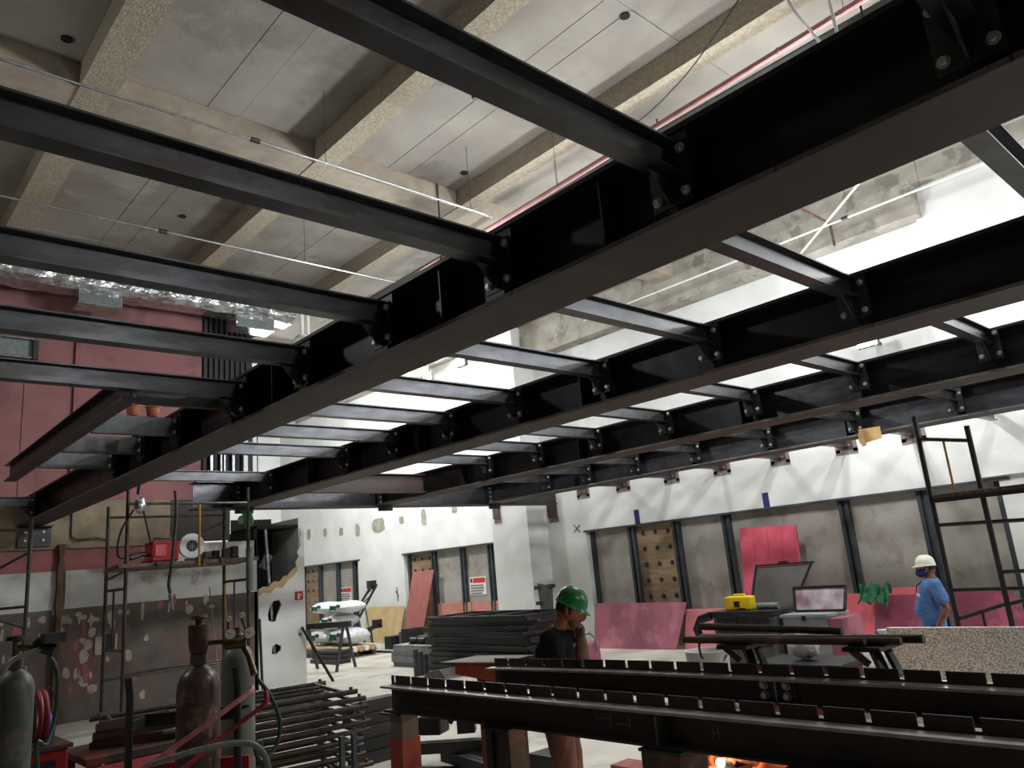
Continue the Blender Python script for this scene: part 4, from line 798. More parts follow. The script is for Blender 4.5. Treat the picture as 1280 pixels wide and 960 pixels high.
for y, zs in ((TY[0], (3.14, 1.02)), (TY[1], (3.05, .92))):
    for z in zs: P('ledger', MB().tube([(TX[0], y, z), (TX[1], y, z)], .018, 8), 'scafl' if z > 2 else 'scaf', t)
P('brace', MB().tube([(3.1, 11.62, 2.2), (4.72, 11.62, 2.95)], .014, 6), 'scaf', t)
pz = 2.32
for k in range(3): P('plank', MB().box((3.0 + .03 * k, 10.72 + .31 * k, pz - .01 * k), (4.86, 11.0 + .31 * k, pz + .045 - .01 * k)), 'plank', t, bevel=.004)
for x in (3.45, 4.05, 4.3): P('plank_cleat', MB().box((x, 10.68, pz - .05), (x + .05, 10.72, pz + .055)), 'scafl', t)
P('sleeve', MB().tube([(4.72, 10.72, 1.9), (4.72, 10.72, 2.5)], .05, 10), 'cylgrey', t)
t = T('red_welder', 'red box welding machine on the scaffold planks', 'welding machine', (3.7, 11.3, pz + .045)); zb = pz + .045
P('case', MB().box((3.52, 11.1, zb + .03), (3.88, 11.42, zb + .3)), 'red', t, bevel=.02); P('handle', MB().tube([(3.58, 11.26, zb + .29), (3.6, 11.26, zb + .35), (3.8, 11.26, zb + .35), (3.82, 11.26, zb + .29)], .014, 8), 'black', t)
P('foot_rail', MB().box((3.54, 11.12, zb), (3.86, 11.16, zb + .03)).box((3.54, 11.36, zb), (3.86, 11.4, zb + .03)), 'black', t); P('front_panel', MB().box((3.56, 11.085, zb + .1), (3.7, 11.1, zb + .25)), 'redboard', t); P('lead', MB().tube([(3.53, 11.2, zb + .12), (3.4, 11.15, zb + .13), (3.25, 11.1, zb + .08)], .022, 8), 'cable', t)
t = T('cable_reel', 'white round reel with a black spoked hub on the scaffold planks', 'reel', (4.07, 11.2, zb)); c = (4.07, 11.17, zb + .22)
P('flange', MB().lathe(c, [(.075, -.03), (.17, -.03), (.175, -.02), (.175, .02), (.17, .03), (.075, .03)], n=28, axis=(0, 1, 0)), 'whitep', t); P('hub', MB().lathe(c, [(.08, -.034), (.08, .034)], n=20, axis=(0, 1, 0)), 'cable', t)
q = MB()
for k in range(4):
    a = k * math.pi / 4; q.bar((c[0] - .07 * math.cos(a), c[1] - .036, c[2] - .07 * math.sin(a)), (c[0] + .07 * math.cos(a), c[1] - .036, c[2] + .07 * math.sin(a)), .008, .006, up=(0, 1, 0))
P('spokes', q, 'galv', t); P('stand', MB().box((3.99, 11.13, zb), (4.15, 11.21, zb + .045)).bar((4.1, 11.21, zb + .03), (4.1, 11.21, zb + .2), .02, .02), 'black', t)
t = T('green_helmet', 'green hard hat hanging from the scaffold rail', 'helmet', (4.97, 11.45, 2.87))
def helmet(par, org, R, mt, r=.125, h=.125):
    q = MB(); q.sm = True; n, m = 24, 8; P_ = []
    for i in range(m + 1):
        th = math.pi / 2 * i / m
        for k in range(n):
            a = 2 * math.pi * k / n; rr = math.sin(th) if i else 1e-3; ridge = .006 * max(0, 1 - abs(math.sin(a)) * 5) if 1 < i < m else 0
            P_.append(Vector((r * 1.12 * rr * math.cos(a), r * .95 * rr * math.sin(a), (h + ridge) * math.cos(th) ** .8 if th < 1.57 else 0)))
    for k in range(n):
        a = 2 * math.pi * k / n; ca = math.cos(a); e = .006 + .036 * max(0, ca) ** 3; P_.append(Vector(((r * 1.12 + e) * ca, (r * .95 + .008) * math.sin(a), -.006 - .012 * max(0, ca))))
    for k in range(n):
        v = P_[-n + 0] if False else P_[(m + 1) * n + k]; P_.append(v + Vector((0, 0, -.007)))
    for k in range(n):
        a = 2 * math.pi * k / n; P_.append(Vector((r * 1.06 * math.cos(a), r * .89 * math.sin(a), -.01)))
    q.v = [Vector(org) + R @ p for p in P_]
    for i in range(m + 3):
        for k in range(n): q.f.append([i * n + k, i * n + (k + 1) % n, (i + 1) * n + (k + 1) % n, (i + 1) * n + k])
    o = P('helmet_shell', q, mt, par)
    return o
helmet(t, (4.97, 11.45, 2.97), Matrix.Rotation(1.25, 3, 'Y') @ Matrix.Rotation(.4, 3, 'X'), 'ghelm'); P('lining', MB().ball((4.93, 11.45, 2.96), .07, 10, 6), 'whiteband', t); P('chin_strap', MB().tube([(4.93, 11.5, 2.9), (5.0, 11.47, 2.75), (4.98, 11.46, 2.62)], .006, 6), 'cable', t)
ONE('ochre_pole', MB().tube([(4.0, 10.69, pz - .03), (4.0, 10.69, 3.12)], .016, 8), 'yellowtube', 'upright ochre pole in front of the white reel on the scaffold', 'pole', (4.0, 10.69, pz))
ONE('ochre_pole', MB().tube([(4.6, 11.0, .01), (4.57, 11.25, 2.02)], .013, 8).tube([(4.48, 11.0, .01), (4.36, 11.25, 2.0)], .008, 6), 'yellowtube', 'thin ochre poles leaning inside the scaffold at its right end', 'pole', (4.57, 11.2, 0))
rnd = random.Random(3)
for k in range(6):
    x, y = 4.24 + .13 * (k % 4), 11.09 + (.24 if k > 3 else 0) + rnd.uniform(0, .08); ONE('power_tool', MB().box((x, y, pz + .047), (x + .1, y + .1, pz + .11 + rnd.uniform(0, .12)), rot=Matrix.Rotation(rnd.uniform(-.15, .15), 3, 'Z')), 'black' if k % 2 else 'greyp', 'dark boxy tool at the right end of the scaffold planks, %s from the left' % ORD[k], 'tool', (x, y, pz + .047), 'dark tools on the scaffold planks', bevel=.01)
for k in range(3): ONE('loose_lead', MB().tube([(4.2 + k * .17 + .012 * q_, 10.9 + .03 * math.sin(q_ * 2.1 + k), pz + .06 + .018 * abs(math.sin(q_ * 1.3))) for q_ in range(10)], .011, 6), ('cable', 'greyhose', 'cable')[k], ('black lead tangled among the tools on the scaffold planks, left one', 'grey-green lead tangled among the tools on the scaffold planks', 'black lead tangled among the tools on the scaffold planks, right one')[k], 'lead', (4.4, 11.2, pz + .06), 'leads on the scaffold planks')
run('hanging_lead', [(3.66, 10.66, 3.3), (3.68, 10.66, 3.0), (3.64, 10.66, 2.4), (3.6, 10.66, 2.1), (3.62, 10.66, 1.95)], .022, 'scafl', 'grey welding lead hanging from the girder in front of the red welder', 'lead', n=8)
t = T('electrode_clamp', 'silver electrode clamp at the end of the hanging grey lead', 'clamp', (3.62, 10.66, 1.7)); P('grip', MB().tube([(3.62, 10.66, 1.94), (3.63, 10.66, 1.85)], [.03, .022], 10), 'galv', t); P('jaw', MB().bar((3.62, 10.66, 1.87), (3.6, 10.66, 1.72), .02, .02), 'galv', t); P('jaw', MB().bar((3.64, 10.66, 1.87), (3.66, 10.66, 1.74), .02, .02), 'galv', t)
run('blue_strap', [(3.0, 9.9, 3.7), (3.03, 10.02, 3.5), (3.14, 10.5, 3.24)], .018, 'bluetape', 'dark blue strap hanging over the nearest girder above the scaffold', 'strap', n=8)
q = MB(); q.ball((3.2, 10.6, 3.1), .07, 12, 8, (1, 1, 1.5)); rnd = random.Random(5); q.v = [v + Vector((rnd.uniform(-1, 1), rnd.uniform(-1, 1), rnd.uniform(-1, 1))) * .012 for v in q.v]
ONE('foil_lump', q, 'foil', 'crumpled silver foil lump tied to the top of the scaffold post', 'foil', (3.2, 10.6, 3.0))
run('looped_lead', [(3.15, 10.7, 3.05), (3.02, 10.72, 2.8), (3.0, 10.8, 2.55), (3.1, 10.95, 2.45), (3.3, 11.0, 2.52), (3.5, 11.1, 2.5)], .012, 'cable', 'black lead looping from the foil lump to the red welder', 'lead', n=6)
run('looped_lead', [(3.25, 10.62, 3.03), (3.32, 10.7, 2.85), (3.42, 10.9, 2.7), (3.5, 11.08, 2.62)], .011, 'cable', 'black lead dropping straighter from the foil lump to the red welder', 'lead', n=6)
# second scaffold frame at the far left edge
t = T('scaffold_tower', 'steel scaffold frame standing at the far left edge before the wall', 'scaffold', (1.7, 11.5, 0))
for (x, y, h) in ((2.16, 11.5, 3.05), (1.93, 12.3, 2.95), (.4, 11.5, 3.1), (.3, 12.3, 3.0)): P('standard', MB().tube([(x, y, 0), (x, y, h)], .024, 10), 'scaf', t)
for (a, c) in (((2.16, 11.5, 1.95), (1.93, 12.3, 1.95)), ((2.16, 11.5, 2.62), (1.93, 12.3, 2.45)), ((2.16, 11.5, 1.0), (1.93, 12.3, 1.0)), ((.4, 11.5, 1.95), (.3, 12.3, 1.95)), ((2.16, 11.5, 2.9), (.4, 11.5, 2.95)), ((2.16, 11.5, 1.7), (.4, 11.5, 2.4)), ((1.93, 12.3, 2.4), (.3, 12.3, 2.4))): P('rung', MB().tube([a, c], .018, 8), 'scaf', t)
# right scaffold with platform
t = T('scaffold_tower', 'dark scaffold with a plank platform at the right edge, before the white-helmeted worker', 'scaffold', (8.3, 2.4, 0))
CX = (8.5,); pts = ((8.5, 2.9, 3.07), (8.5, 2.43, 2.88), (8.6, 1.0, 3.0), (8.6, .4, 3.0))
for (x, y, h) in pts: P('standard', MB().tube([(x, y, 0), (x, y, h)], .026, 10), 'black', t)
for (a, c) in (((8.5, 2.9, 2.83), (8.5, 2.43, 2.73)), ((8.5, 2.9, 1.94), (8.6, .4, 1.86)), ((8.5, 2.9, 1.3), (8.6, .4, 1.27)), ((8.5, 2.9, 1.02), (8.5, 2.43, 1.16)), ((8.5, 2.43, 1.15), (8.6, 1.0, 1.5)), ((8.5, 2.43, 1.45), (8.6, .4, 1.45))): P('rung', MB().tube([a, c], .019, 8), 'black', t)
P('mid_strut', MB().tube([(8.5, 2.67, 2.79), (8.5, 2.67, 2.27)], .012, 8), 'yellowtube', t); P('short_strut', MB().tube([(8.5, 2.1, 1.9), (8.5, 2.1, 1.3)], .016, 8), 'black', t); P('short_strut', MB().tube([(8.5, 2.66, 1.1), (8.5, 2.66, .9)], .014, 8), 'black', t)
for k in range(3): P('plank', MB().box((8.42 + .24 * k, .2, 2.2), (8.64 + .24 * k, 2.85 - .02 * k, 2.245)), 'plank', t, bevel=.004)
P('platform_bar', MB().bar((8.4, 2.86, 2.18), (8.4, .2, 2.18), .03, .04), 'black', t)
# ================================================================== PILE OF SCAFFOLD FRAMES
proto = T('tube_ladder', '', 'scaffold frame', (0, 0, 0), 'scaffold frames lying in a pile')
for yy in (-.5, .5): P('long_tube', MB().tube([(-1.1, yy, .024), (1.1, yy, .024)], .024, 10), 'scaf', proto)
for xx in (-.95, -.2, .98): P('cross_tube', MB().tube([(xx, -.5, .024), (xx, .5, .024)], .02, 8), 'scaf', proto)
for xx in (-1.02, 1.04):
    for yy in (-.5, .5): P('coupler', MB().tube([(xx, yy, .03), (xx, yy, .0705)], .017, 8), 'scafl', proto)
P('inner_tube', MB().tube([(-.95, 0, .024), (-.2, 0, .024)], .016, 8), 'scaf', proto); P('inner_tube', MB().tube([(-.2, .22, .024), (.98, .22, .024)], .018, 8), 'scafl', proto)
NW = ORD + ['twelfth', 'thirteenth', 'fourteenth', 'fifteenth', 'sixteenth', 'seventeenth', 'eighteenth', 'nineteenth', 'twentieth']; nf = 13
for k in range(nf):
    f = proto if k == 0 else copy_tree(proto, (0, 0, 0), '')
    f.location = (3.1 + random.uniform(-.05, .07), 7.46 + random.uniform(-.06, .06), .0715 * k + .001); f.rotation_euler = (0, 0, -.17 + random.uniform(-.04, .04))
    f['label'] = 'scaffold frame of dull steel tubes lying in the pile, %s' % ('topmost' if k == nf - 1 else NW[k] + ' from the floor')
# ================================================================== GAS CYLINDERS, HOSES
def cylinder(label, x, y, h, r, mt, z0=0):
    t = T('gas_cylinder', label, 'gas cylinder', (x, y, z0), 'gas cylinders')
    P('tank', MB().lathe((x, y, 0), [(r * .9, z0), (r, z0 + .03), (r, h - r * 1.1), (r * .96, h - r * .8), (r * .82, h - r * .45), (r * .6, h - r * .2), (r * .38, h - r * .05), (r * .34, h)], n=28), mt, t)
    P('collar', MB().lathe((x, y, h), [(r * .34, 0), (r * .4, .01), (r * .4, .06), (r * .3, .07)], n=18), 'cylred', t); return t
c1 = cylinder('large dark maroon gas cylinder with twin white gauges in the left foreground', 1.8, 4.8, 1.5, .122, 'cylred', .081)
P('valve_guard', MB().lathe((1.8, 4.8, 1.57), [(.05, 0), (.06, .05), (.062, .16), (.05, .16)], n=12), 'rust', c1)
v = P('valve', MB().tube([(1.8, 4.8, 1.55), (1.8, 4.8, 1.78)], .022, 10).tube([(1.8, 4.8, 1.62), (1.92, 4.7, 1.62)], .014, 8).lathe((1.8, 4.8, 1.76), [(.045, 0), (.05, .01), (.045, .025)], n=10), 'rust', c1)
def gauge(par, c, r, f=(-.35, -.93, .05)):
    f = Vector(f).normalized(); g = P('gauge', MB().lathe(c, [(r, 0), (r * 1.08, .01), (r * 1.08, .03), (r, .035)], n=18, axis=f), 'brass', par); c2 = Vector(c) + f * .036
    P('dial', MB().lathe(c2, [(r * .92, 0), (r * .9, .002)], n=18, axis=f), 'dial', g, 'white dial'); u = f.cross(Vector((0, 0, 1))).normalized(); w_ = u.cross(f)
    c3 = c2 + f * .004; P('needle', MB().bar(c3 - u * r * .2, c3 + u * r * .55 + w_ * r * .35, .004, .002, up=tuple(f)), 'signk', g)
rg1 = P('regulator', MB().tube([(1.92, 4.7, 1.6), (1.94, 4.68, 1.6), (2.02, 4.64, 1.6)], .03, 10).tube([(2.0, 4.66, 1.6), (2.02, 4.6, 1.52), (2.03, 4.55, 1.42)], [.018, .018, .022], 10), 'brass', c1)
gauge(c1, (1.92, 4.64, 1.66), .032); gauge(c1, (2.01, 4.58, 1.655), .032)
P('gauge_stem', MB().tube([(1.92, 4.69, 1.6), (1.92, 4.66, 1.66), (1.93, 4.69, 1.745)], .008, 6).tube([(2.0, 4.65, 1.6), (2.01, 4.6, 1.65), (2.0, 4.67, 1.76)], .008, 6), 'brass', c1)
gauge(c1, (1.93, 4.68, 1.745), .018); gauge(c1, (2.0, 4.66, 1.76), .018)
c2 = cylinder('grey-green gas cylinder standing just behind the maroon one with gauges', 2.3, 5.42, 1.55, .11, 'cylgrey')
P('valve', MB().tube([(2.3, 5.42, 1.6), (2.3, 5.42, 1.66)], .02, 10), 'brass', c2)
t = T('cylinder_trolley', 'dark steel trolley holding the maroon gas cylinder', 'trolley', (1.7, 4.85, 0))
A, B = Vector((1.49, 5.02, 0)), Vector((1.95, 4.6, 0)); U = (B - A).normalized(); V_ = Vector((-U.y, U.x, 0)); up = Vector((0, 0, 1))
for p, h in ((A, 1.47), (B, 1.48)): P('upright', MB().tube([p + up * .1, p + up * (h * .92), p + up * h + V_ * -.03], .022, 10), 'black', t)
for z in (.35, 1.2, .92): P('cross_board', MB().bar(A + up * z + V_ * .195, B + up * z + V_ * .195, .025, .07), 'black' if z != .92 else 'red', t)
for p in (A, B):
    for z in (.35, 1.2): P('side_arm', MB().bar(p + up * z, p + up * z + V_ * .19, .03, .05), 'black', t)
P('base_plate', MB().prism([A + up * .06 - V_ * .14, B + up * .06 - V_ * .14, B + up * .06 + V_ * .32, A + up * .06 + V_ * .32], (0, 0, .02)), 'black', t)
for p, s_ in ((A, -1), (B, 1)): P('wheel', MB().lathe(p + up * .13 + U * s_ * .05 + V_ * .2, [(.03, -.025), (.13, -.02), (.13, .02), (.03, .025)], n=20, axis=tuple(U)), 'cable', t)
E_ = lambda *p: [Vector(q) for q in p]
run('red_hose', [(2.0, 4.52, 1.36), (1.95, 4.45, 1.34), (1.75, 4.5, 1.22), (1.5, 4.65, 1.05), (1.3, 4.85, .95), (1.2, 5.1, .9), (1.1, 5.2, .6)], .014, 'pinkhose', 'dusty pink hose crossing in front of the maroon cylinder', 'hose')
run('red_hose', [(2.06, 4.47, 1.33), (2.05, 4.45, 1.27), (1.96, 4.5, 1.2), (1.8, 4.56, 1.1), (1.62, 4.6, .98), (1.45, 4.75, .9), (1.25, 5.0, .82)], .014, 'redhose', 'red hose looping low around the maroon cylinder', 'hose')
run('red_hose', [(1.75, 4.3, .9), (1.58, 4.42, .93), (1.44, 4.6, 1.0), (1.32, 4.75, 1.01), (1.24, 4.78, .92), (1.22, 4.75, .7), (1.25, 4.75, .3)], .016, 'redhose', 'red hose bending down left of the trolley at the bottom edge', 'hose')
run('green_hose', [(1.45, 4.5, 1.07), (1.65, 4.38, 1.11), (1.86, 4.28, 1.11), (1.94, 4.22, 1.03), (1.95, 4.2, .86), (1.92, 4.2, .5), (1.87, 4.25, .016)], .016, 'greyhose', 'grey-green hose arching in front of the maroon cylinder', 'hose')
run('green_hose', [(2.04, 4.54, 1.4), (2.1, 4.5, 1.3), (2.14, 4.46, 1.15), (2.1, 4.44, 1.02), (2.0, 4.42, .98), (1.98, 4.44, 1.06), (2.04, 4.48, 1.02), (2.06, 4.5, .6), (2.04, 4.52, .02)], .012, 'greenhose', 'dark green hose hanging from the gauges to the right', 'hose')
for k in range(3): ONE('wood_offcut', MB().box((-.3, -.05, 0), (.3, .05, .045)).box((-.28, -.04, .045), (.2, .03, .06)), 'brownpost', 'wood offcut stacked behind the maroon cylinder, %s' % ('lowest', 'middle', 'highest')[k], 'offcut', (0, 0, 0), 'wood offcuts behind the trolley')
for k in range(3):
    o = bpy.data.objects['wood_offcut' + ('.%03d' % k if k else '')]; o.location = (2.0 + .03 * k, 6.6 + .04 * k, .86 + .062 * k); o.rotation_euler = (0, 0, -.5 + .25 * k)
t = T('work_bench', 'dark low bench behind the maroon cylinder carrying wood offcuts', 'bench', (2.0, 6.65, 0)); P('bench_top', MB().box((1.6, 6.3, .81), (2.4, 7.0, .858)), 'brownpost', t)
for (x, y) in ((1.65, 6.35), (2.35, 6.35), (1.65, 6.95), (2.35, 6.95)): P('leg', MB().box((x - .03, y - .03, 0), (x + .03, y + .03, .81)), 'brownpost', t)
P('apron', MB().box((1.62, 6.3, .55), (2.38, 6.32, .8)), 'redboard', t)
c3 = cylinder('tall dull green gas cylinder at the far left bottom corner', 1.06, 5.86, 1.55, .112, 'cylgreen')
P('valve', MB().tube([(1.06, 5.86, 1.6), (1.06, 5.86, 1.72)], .022, 10).tube([(1.06, 5.86, 1.68), (1.2, 5.72, 1.66)], .02, 8), 'brass', c3); P('handwheel', MB().lathe((1.06, 5.86, 1.72), [(.02, 0), (.06, .005), (.06, .03), (.02, .035)], n=12), 'cable', c3); P('regulator', MB().tube([(1.15, 5.76, 1.69), (1.24, 5.68, 1.64)], [.05, .035], 10).box((1.16, 5.6, 1.69), (1.28, 5.72, 1.75)), 'cable', c3)
run('green_hose', [(1.2, 5.7, 1.64), (1.26, 5.7, 1.5), (1.27, 5.75, 1.25), (1.22, 5.7, 1.1), (1.16, 5.66, 1.12), (1.18, 5.7, .9), (1.2, 5.7, .02)], .013, 'greenhose', 'green hose hanging on the right of the tall dull green cylinder', 'hose')
run('green_hose', [(1.16, 5.7, 1.66), (1.0, 5.7, 1.6), (.92, 5.72, 1.4), (.9, 5.7, 1.1), (.9, 5.7, .6), (.92, 5.68, .02)], .016, 'greyhose', 'grey-green hose draped over the left of the tall dull green cylinder', 'hose')
t = T('red_cabinet', 'tall red steel welding cabinet behind the green gas cylinder', 'cabinet', (1.35, 6.6, 0)); P('body', MB().box((1.12, 6.35, .06), (1.5, 6.95, .96)), 'red', t, bevel=.02); P('face_plate', MB().box((1.14, 6.335, .6), (1.42, 6.35, .9)), 'black', t); P('knob', MB().lathe((1.34, 6.335, .8), [(.05, 0), (.045, .02), (.025, .025)], n=14, axis=(0, -1, 0)), 'redboard', t)
P('top_tray', MB().box((1.1, 6.33, .96), (1.52, 6.97, .985)), 'cylred', t)
for (x, y) in ((1.16, 6.4), (1.46, 6.4), (1.16, 6.9), (1.46, 6.9)): P('foot', MB().box((x - .03, y - .03, 0), (x + .03, y + .03, .06)), 'black', t)
t = T('hose_reel', 'coil of red hose standing on the red cabinet', 'reel', (1.38, 6.6, .985)); q = MB()
for (rr, xo) in ((.16, 0), (.16, .036), (.125, .018), (.09, .018)): q.tube([(1.34 + xo, 6.6 + rr * math.cos(a * math.pi / 12), 1.165 + rr * math.sin(a * math.pi / 12)) for a in range(25)], .019, 8)
P('coil', q, 'redhose', t); q = MB()
for s_ in (1.3, 1.42): q.tube([(s_, 6.6 + .185 * math.cos(a * math.pi / 12), 1.17 + .18 * math.sin(a * math.pi / 12)) for a in range(25)], .007, 6)
P('side_ring', q, 'cable', t); P('spoke', MB().bar((1.3, 6.6 - .18, 1.17), (1.3, 6.6 + .18, 1.17), .012, .012).bar((1.3, 6.6, .99), (1.3, 6.6, 1.34), .012, .012), 'scaf', t)
t = T('blue_bottle', 'small blue bottle on the red cabinet just right of the red hose coil', 'bottle', (1.475, 6.85, .986)); P('body', MB().lathe((1.475, 6.85, .986), [(.036, 0), (.04, .01), (.04, .12), (.015, .15), (.015, .17)], n=16), 'blue', t); P('cap', MB().lathe((1.475, 6.85, 1.156), [(.018, 0), (.018, .02)], n=12), 'black', t)
t = T('leg_stand', 'two grey upright bars of a small stand before the scaffold frame pile', 'stand', (3.6, 6.2, 0))
for x in (3.56, 3.68): P('bar', MB().box((x, 6.28, 0), (x + .04, 6.32, .62)), 'stud', t)
P('foot_bar', MB().box((3.5, 6.27, 0), (3.78, 6.33, .03)), 'stud', t)
ONE('leaning_bar', MB().tube([(4.75, 10.35, .02), (4.86, 10.72, 1.5)], .02, 8), 'black', 'thin black bar leaning beside the right scaffold post', 'bar', (4.8, 10.5, 0))
for k, x in enumerate((2.2, 2.38)):
    y = JY[0][7]; t = T('clay_pot', 'terracotta pot standing on the short grey joist, the %s one' % ('left', 'right')[k], 'pot', (x, y + .03, 3.601), 'terracotta pots on a joist')
    P('pot_body', MB().lathe((x, y + .03, 3.601), [(.05, 0), (.062, .1), (.056, .1), (.048, .02)], n=18), 'terracotta', t); P('rim', MB().lathe((x, y + .03, 3.69), [(.06, 0), (.069, .003), (.069, .03), (.058, .03), (.056, .0)], n=18), 'terracotta', t)
# ================================================================== PEOPLE
def loft(q, rings, n=20):
    """rings: (centre, lateral half vector, forward half vector)"""
    q.sm = True; P_ = []; F = []
    for (c, a, b_) in rings:
        for k in range(n):
            t_ = 2 * math.pi * k / n; ca, sa = math.cos(t_), math.sin(t_)
            e = .82; ca = math.copysign(abs(ca) ** e, ca); sa = math.copysign(abs(sa) ** e, sa); P_.append(c + a * ca + b_ * sa)
    for i in range(len(rings) - 1):
        for k in range(n): F.append((i * n + k, i * n + (k + 1) % n, (i + 1) * n + (k + 1) % n, (i + 1) * n + k))
    F.append(tuple(reversed(range(n)))); m = len(rings) - 1; F.append(tuple(range(m * n, m * n + n))); q.add(P_, F)
def limb(q, pts, n=14):
    """tapered limb with rounded joints: list of (point, radius)"""
    for (p, r_) in pts: q.ball(p, r_ * .99, n, 8)
    for i in range(len(pts) - 1):
        if (pts[i + 1][0] - pts[i][0]).length > 1e-4: q.tube([pts[i][0], pts[i + 1][0]], [pts[i][1], pts[i + 1][1]], n)
def solid(name, q, mt, par, voxel, smooth=2, folds=0, label=None):
    """union of the shapes as one continuous surface"""
    org = ORG[par.name]; tmp = bpy.data.objects.new('tmp', mesh_from('tmp', q, mt, org)); COL.objects.link(tmp)
    rm = tmp.modifiers.new('one', 'REMESH'); rm.mode = 'VOXEL'; rm.voxel_size = voxel; rm.use_smooth_shade = True
    sm = tmp.modifiers.new('smooth', 'SMOOTH'); sm.iterations = smooth; sm.factor = .5
    dg = bpy.context.evaluated_depsgraph_get(); dg.update(); me = bpy.data.meshes.new_from_object(tmp.evaluated_get(dg)); bpy.data.objects.remove(tmp)
    bm = bmesh.new(); bm.from_mesh(me); seen = set(); best = []
    for v in bm.verts:
        if v in seen: continue
        st, comp = [v], []; seen.add(v)
        while st:
            x = st.pop(); comp.append(x)
            for e in x.link_edges:
                y = e.other_vert(x)
                if y not in seen: seen.add(y); st.append(y)
        if len(comp) > len(best): best = comp
    bs = set(best); bmesh.ops.delete(bm, geom=[v for v in bm.verts if v not in bs], context='VERTS'); bm.to_mesh(me); bm.free()
    me.name = name; me.materials.clear(); me.materials.append(MT[mt]); me.shade_smooth()
    o = bpy.data.objects.new(name, me); COL.objects.link(o); o.parent = par; ORG[o.name] = org
    if folds:
        tx = bpy.data.textures.new('cloth_folds', 'CLOUDS'); tx.noise_scale = .09; d = o.modifiers.new('folds', 'DISPLACE'); d.texture = tx; d.strength = folds; d.mid_level = .5
    if label: o['label'] = label
    return o
def head_mb(c, Rh, s=1.0):
    """head with brow, eye hollows, nose, mouth, chin and ears; local +x is forward, c is the skull centre"""
    q = MB(); q.sm = True; n, m = 40, 32; P_ = []
    g = lambda a, b_, w_: math.exp(-((a / w_) ** 2) - ((b_ / w_) ** 2))
    for i in range(m + 1):
        th = math.pi * i / m; z = math.cos(th); rr = max(math.sin(th), 1e-3)
        for k in range(n):
            a = 2 * math.pi * k / n; ca, sa = math.cos(a), math.sin(a); x, y = rr * ca, rr * sa
            jaw = 1 - .26 * max(0, -z) ** 1.4; X = x * .098 * (1 if x < 0 else (.95 + .05 * z)); Y = y * .077 * jaw; Z = z * .12
            if x > 0:
                X += .028 * g(y * 4.2, (z + .22) * 2.3, 1) + .014 * g(y * 5, (z + .36) * 5, 1)
                for e in (-1, 1): X -= .012 * g((y - e * .42) * 4.5, (z + .03) * 6, 1)
                X += .006 * g(y * 1.3, (z - .16) * 7, 1) - .006 * g(y * 3, (z + .62) * 12, 1) + .007 * g(y * 3, (z + .55) * 12, 1) + .007 * g(y * 3, (z + .7) * 12, 1) + .014 * g(y * 2.5, (z + .9) * 5, 1)
            P_.append(c + Rh @ Vector((X, Y, Z)) * s)
    F = []
    for i in range(m):
        for k in range(n): F.append((i * n + k, (i + 1) * n + k, (i + 1) * n + (k + 1) % n, i * n + (k + 1) % n))
    q.add(P_, F)
    for e in (-1, 1):
        q2 = MB(); q2.ball((0, 0, 0), 1, 10, 6); q.add([c + Rh @ (Vector((-.008 + .016 * p.x - .008 * p.z, e * (.077 + .01 * p.y), -.012 + .032 * p.z))) * s for p in q2.v], q2.f)
    return q
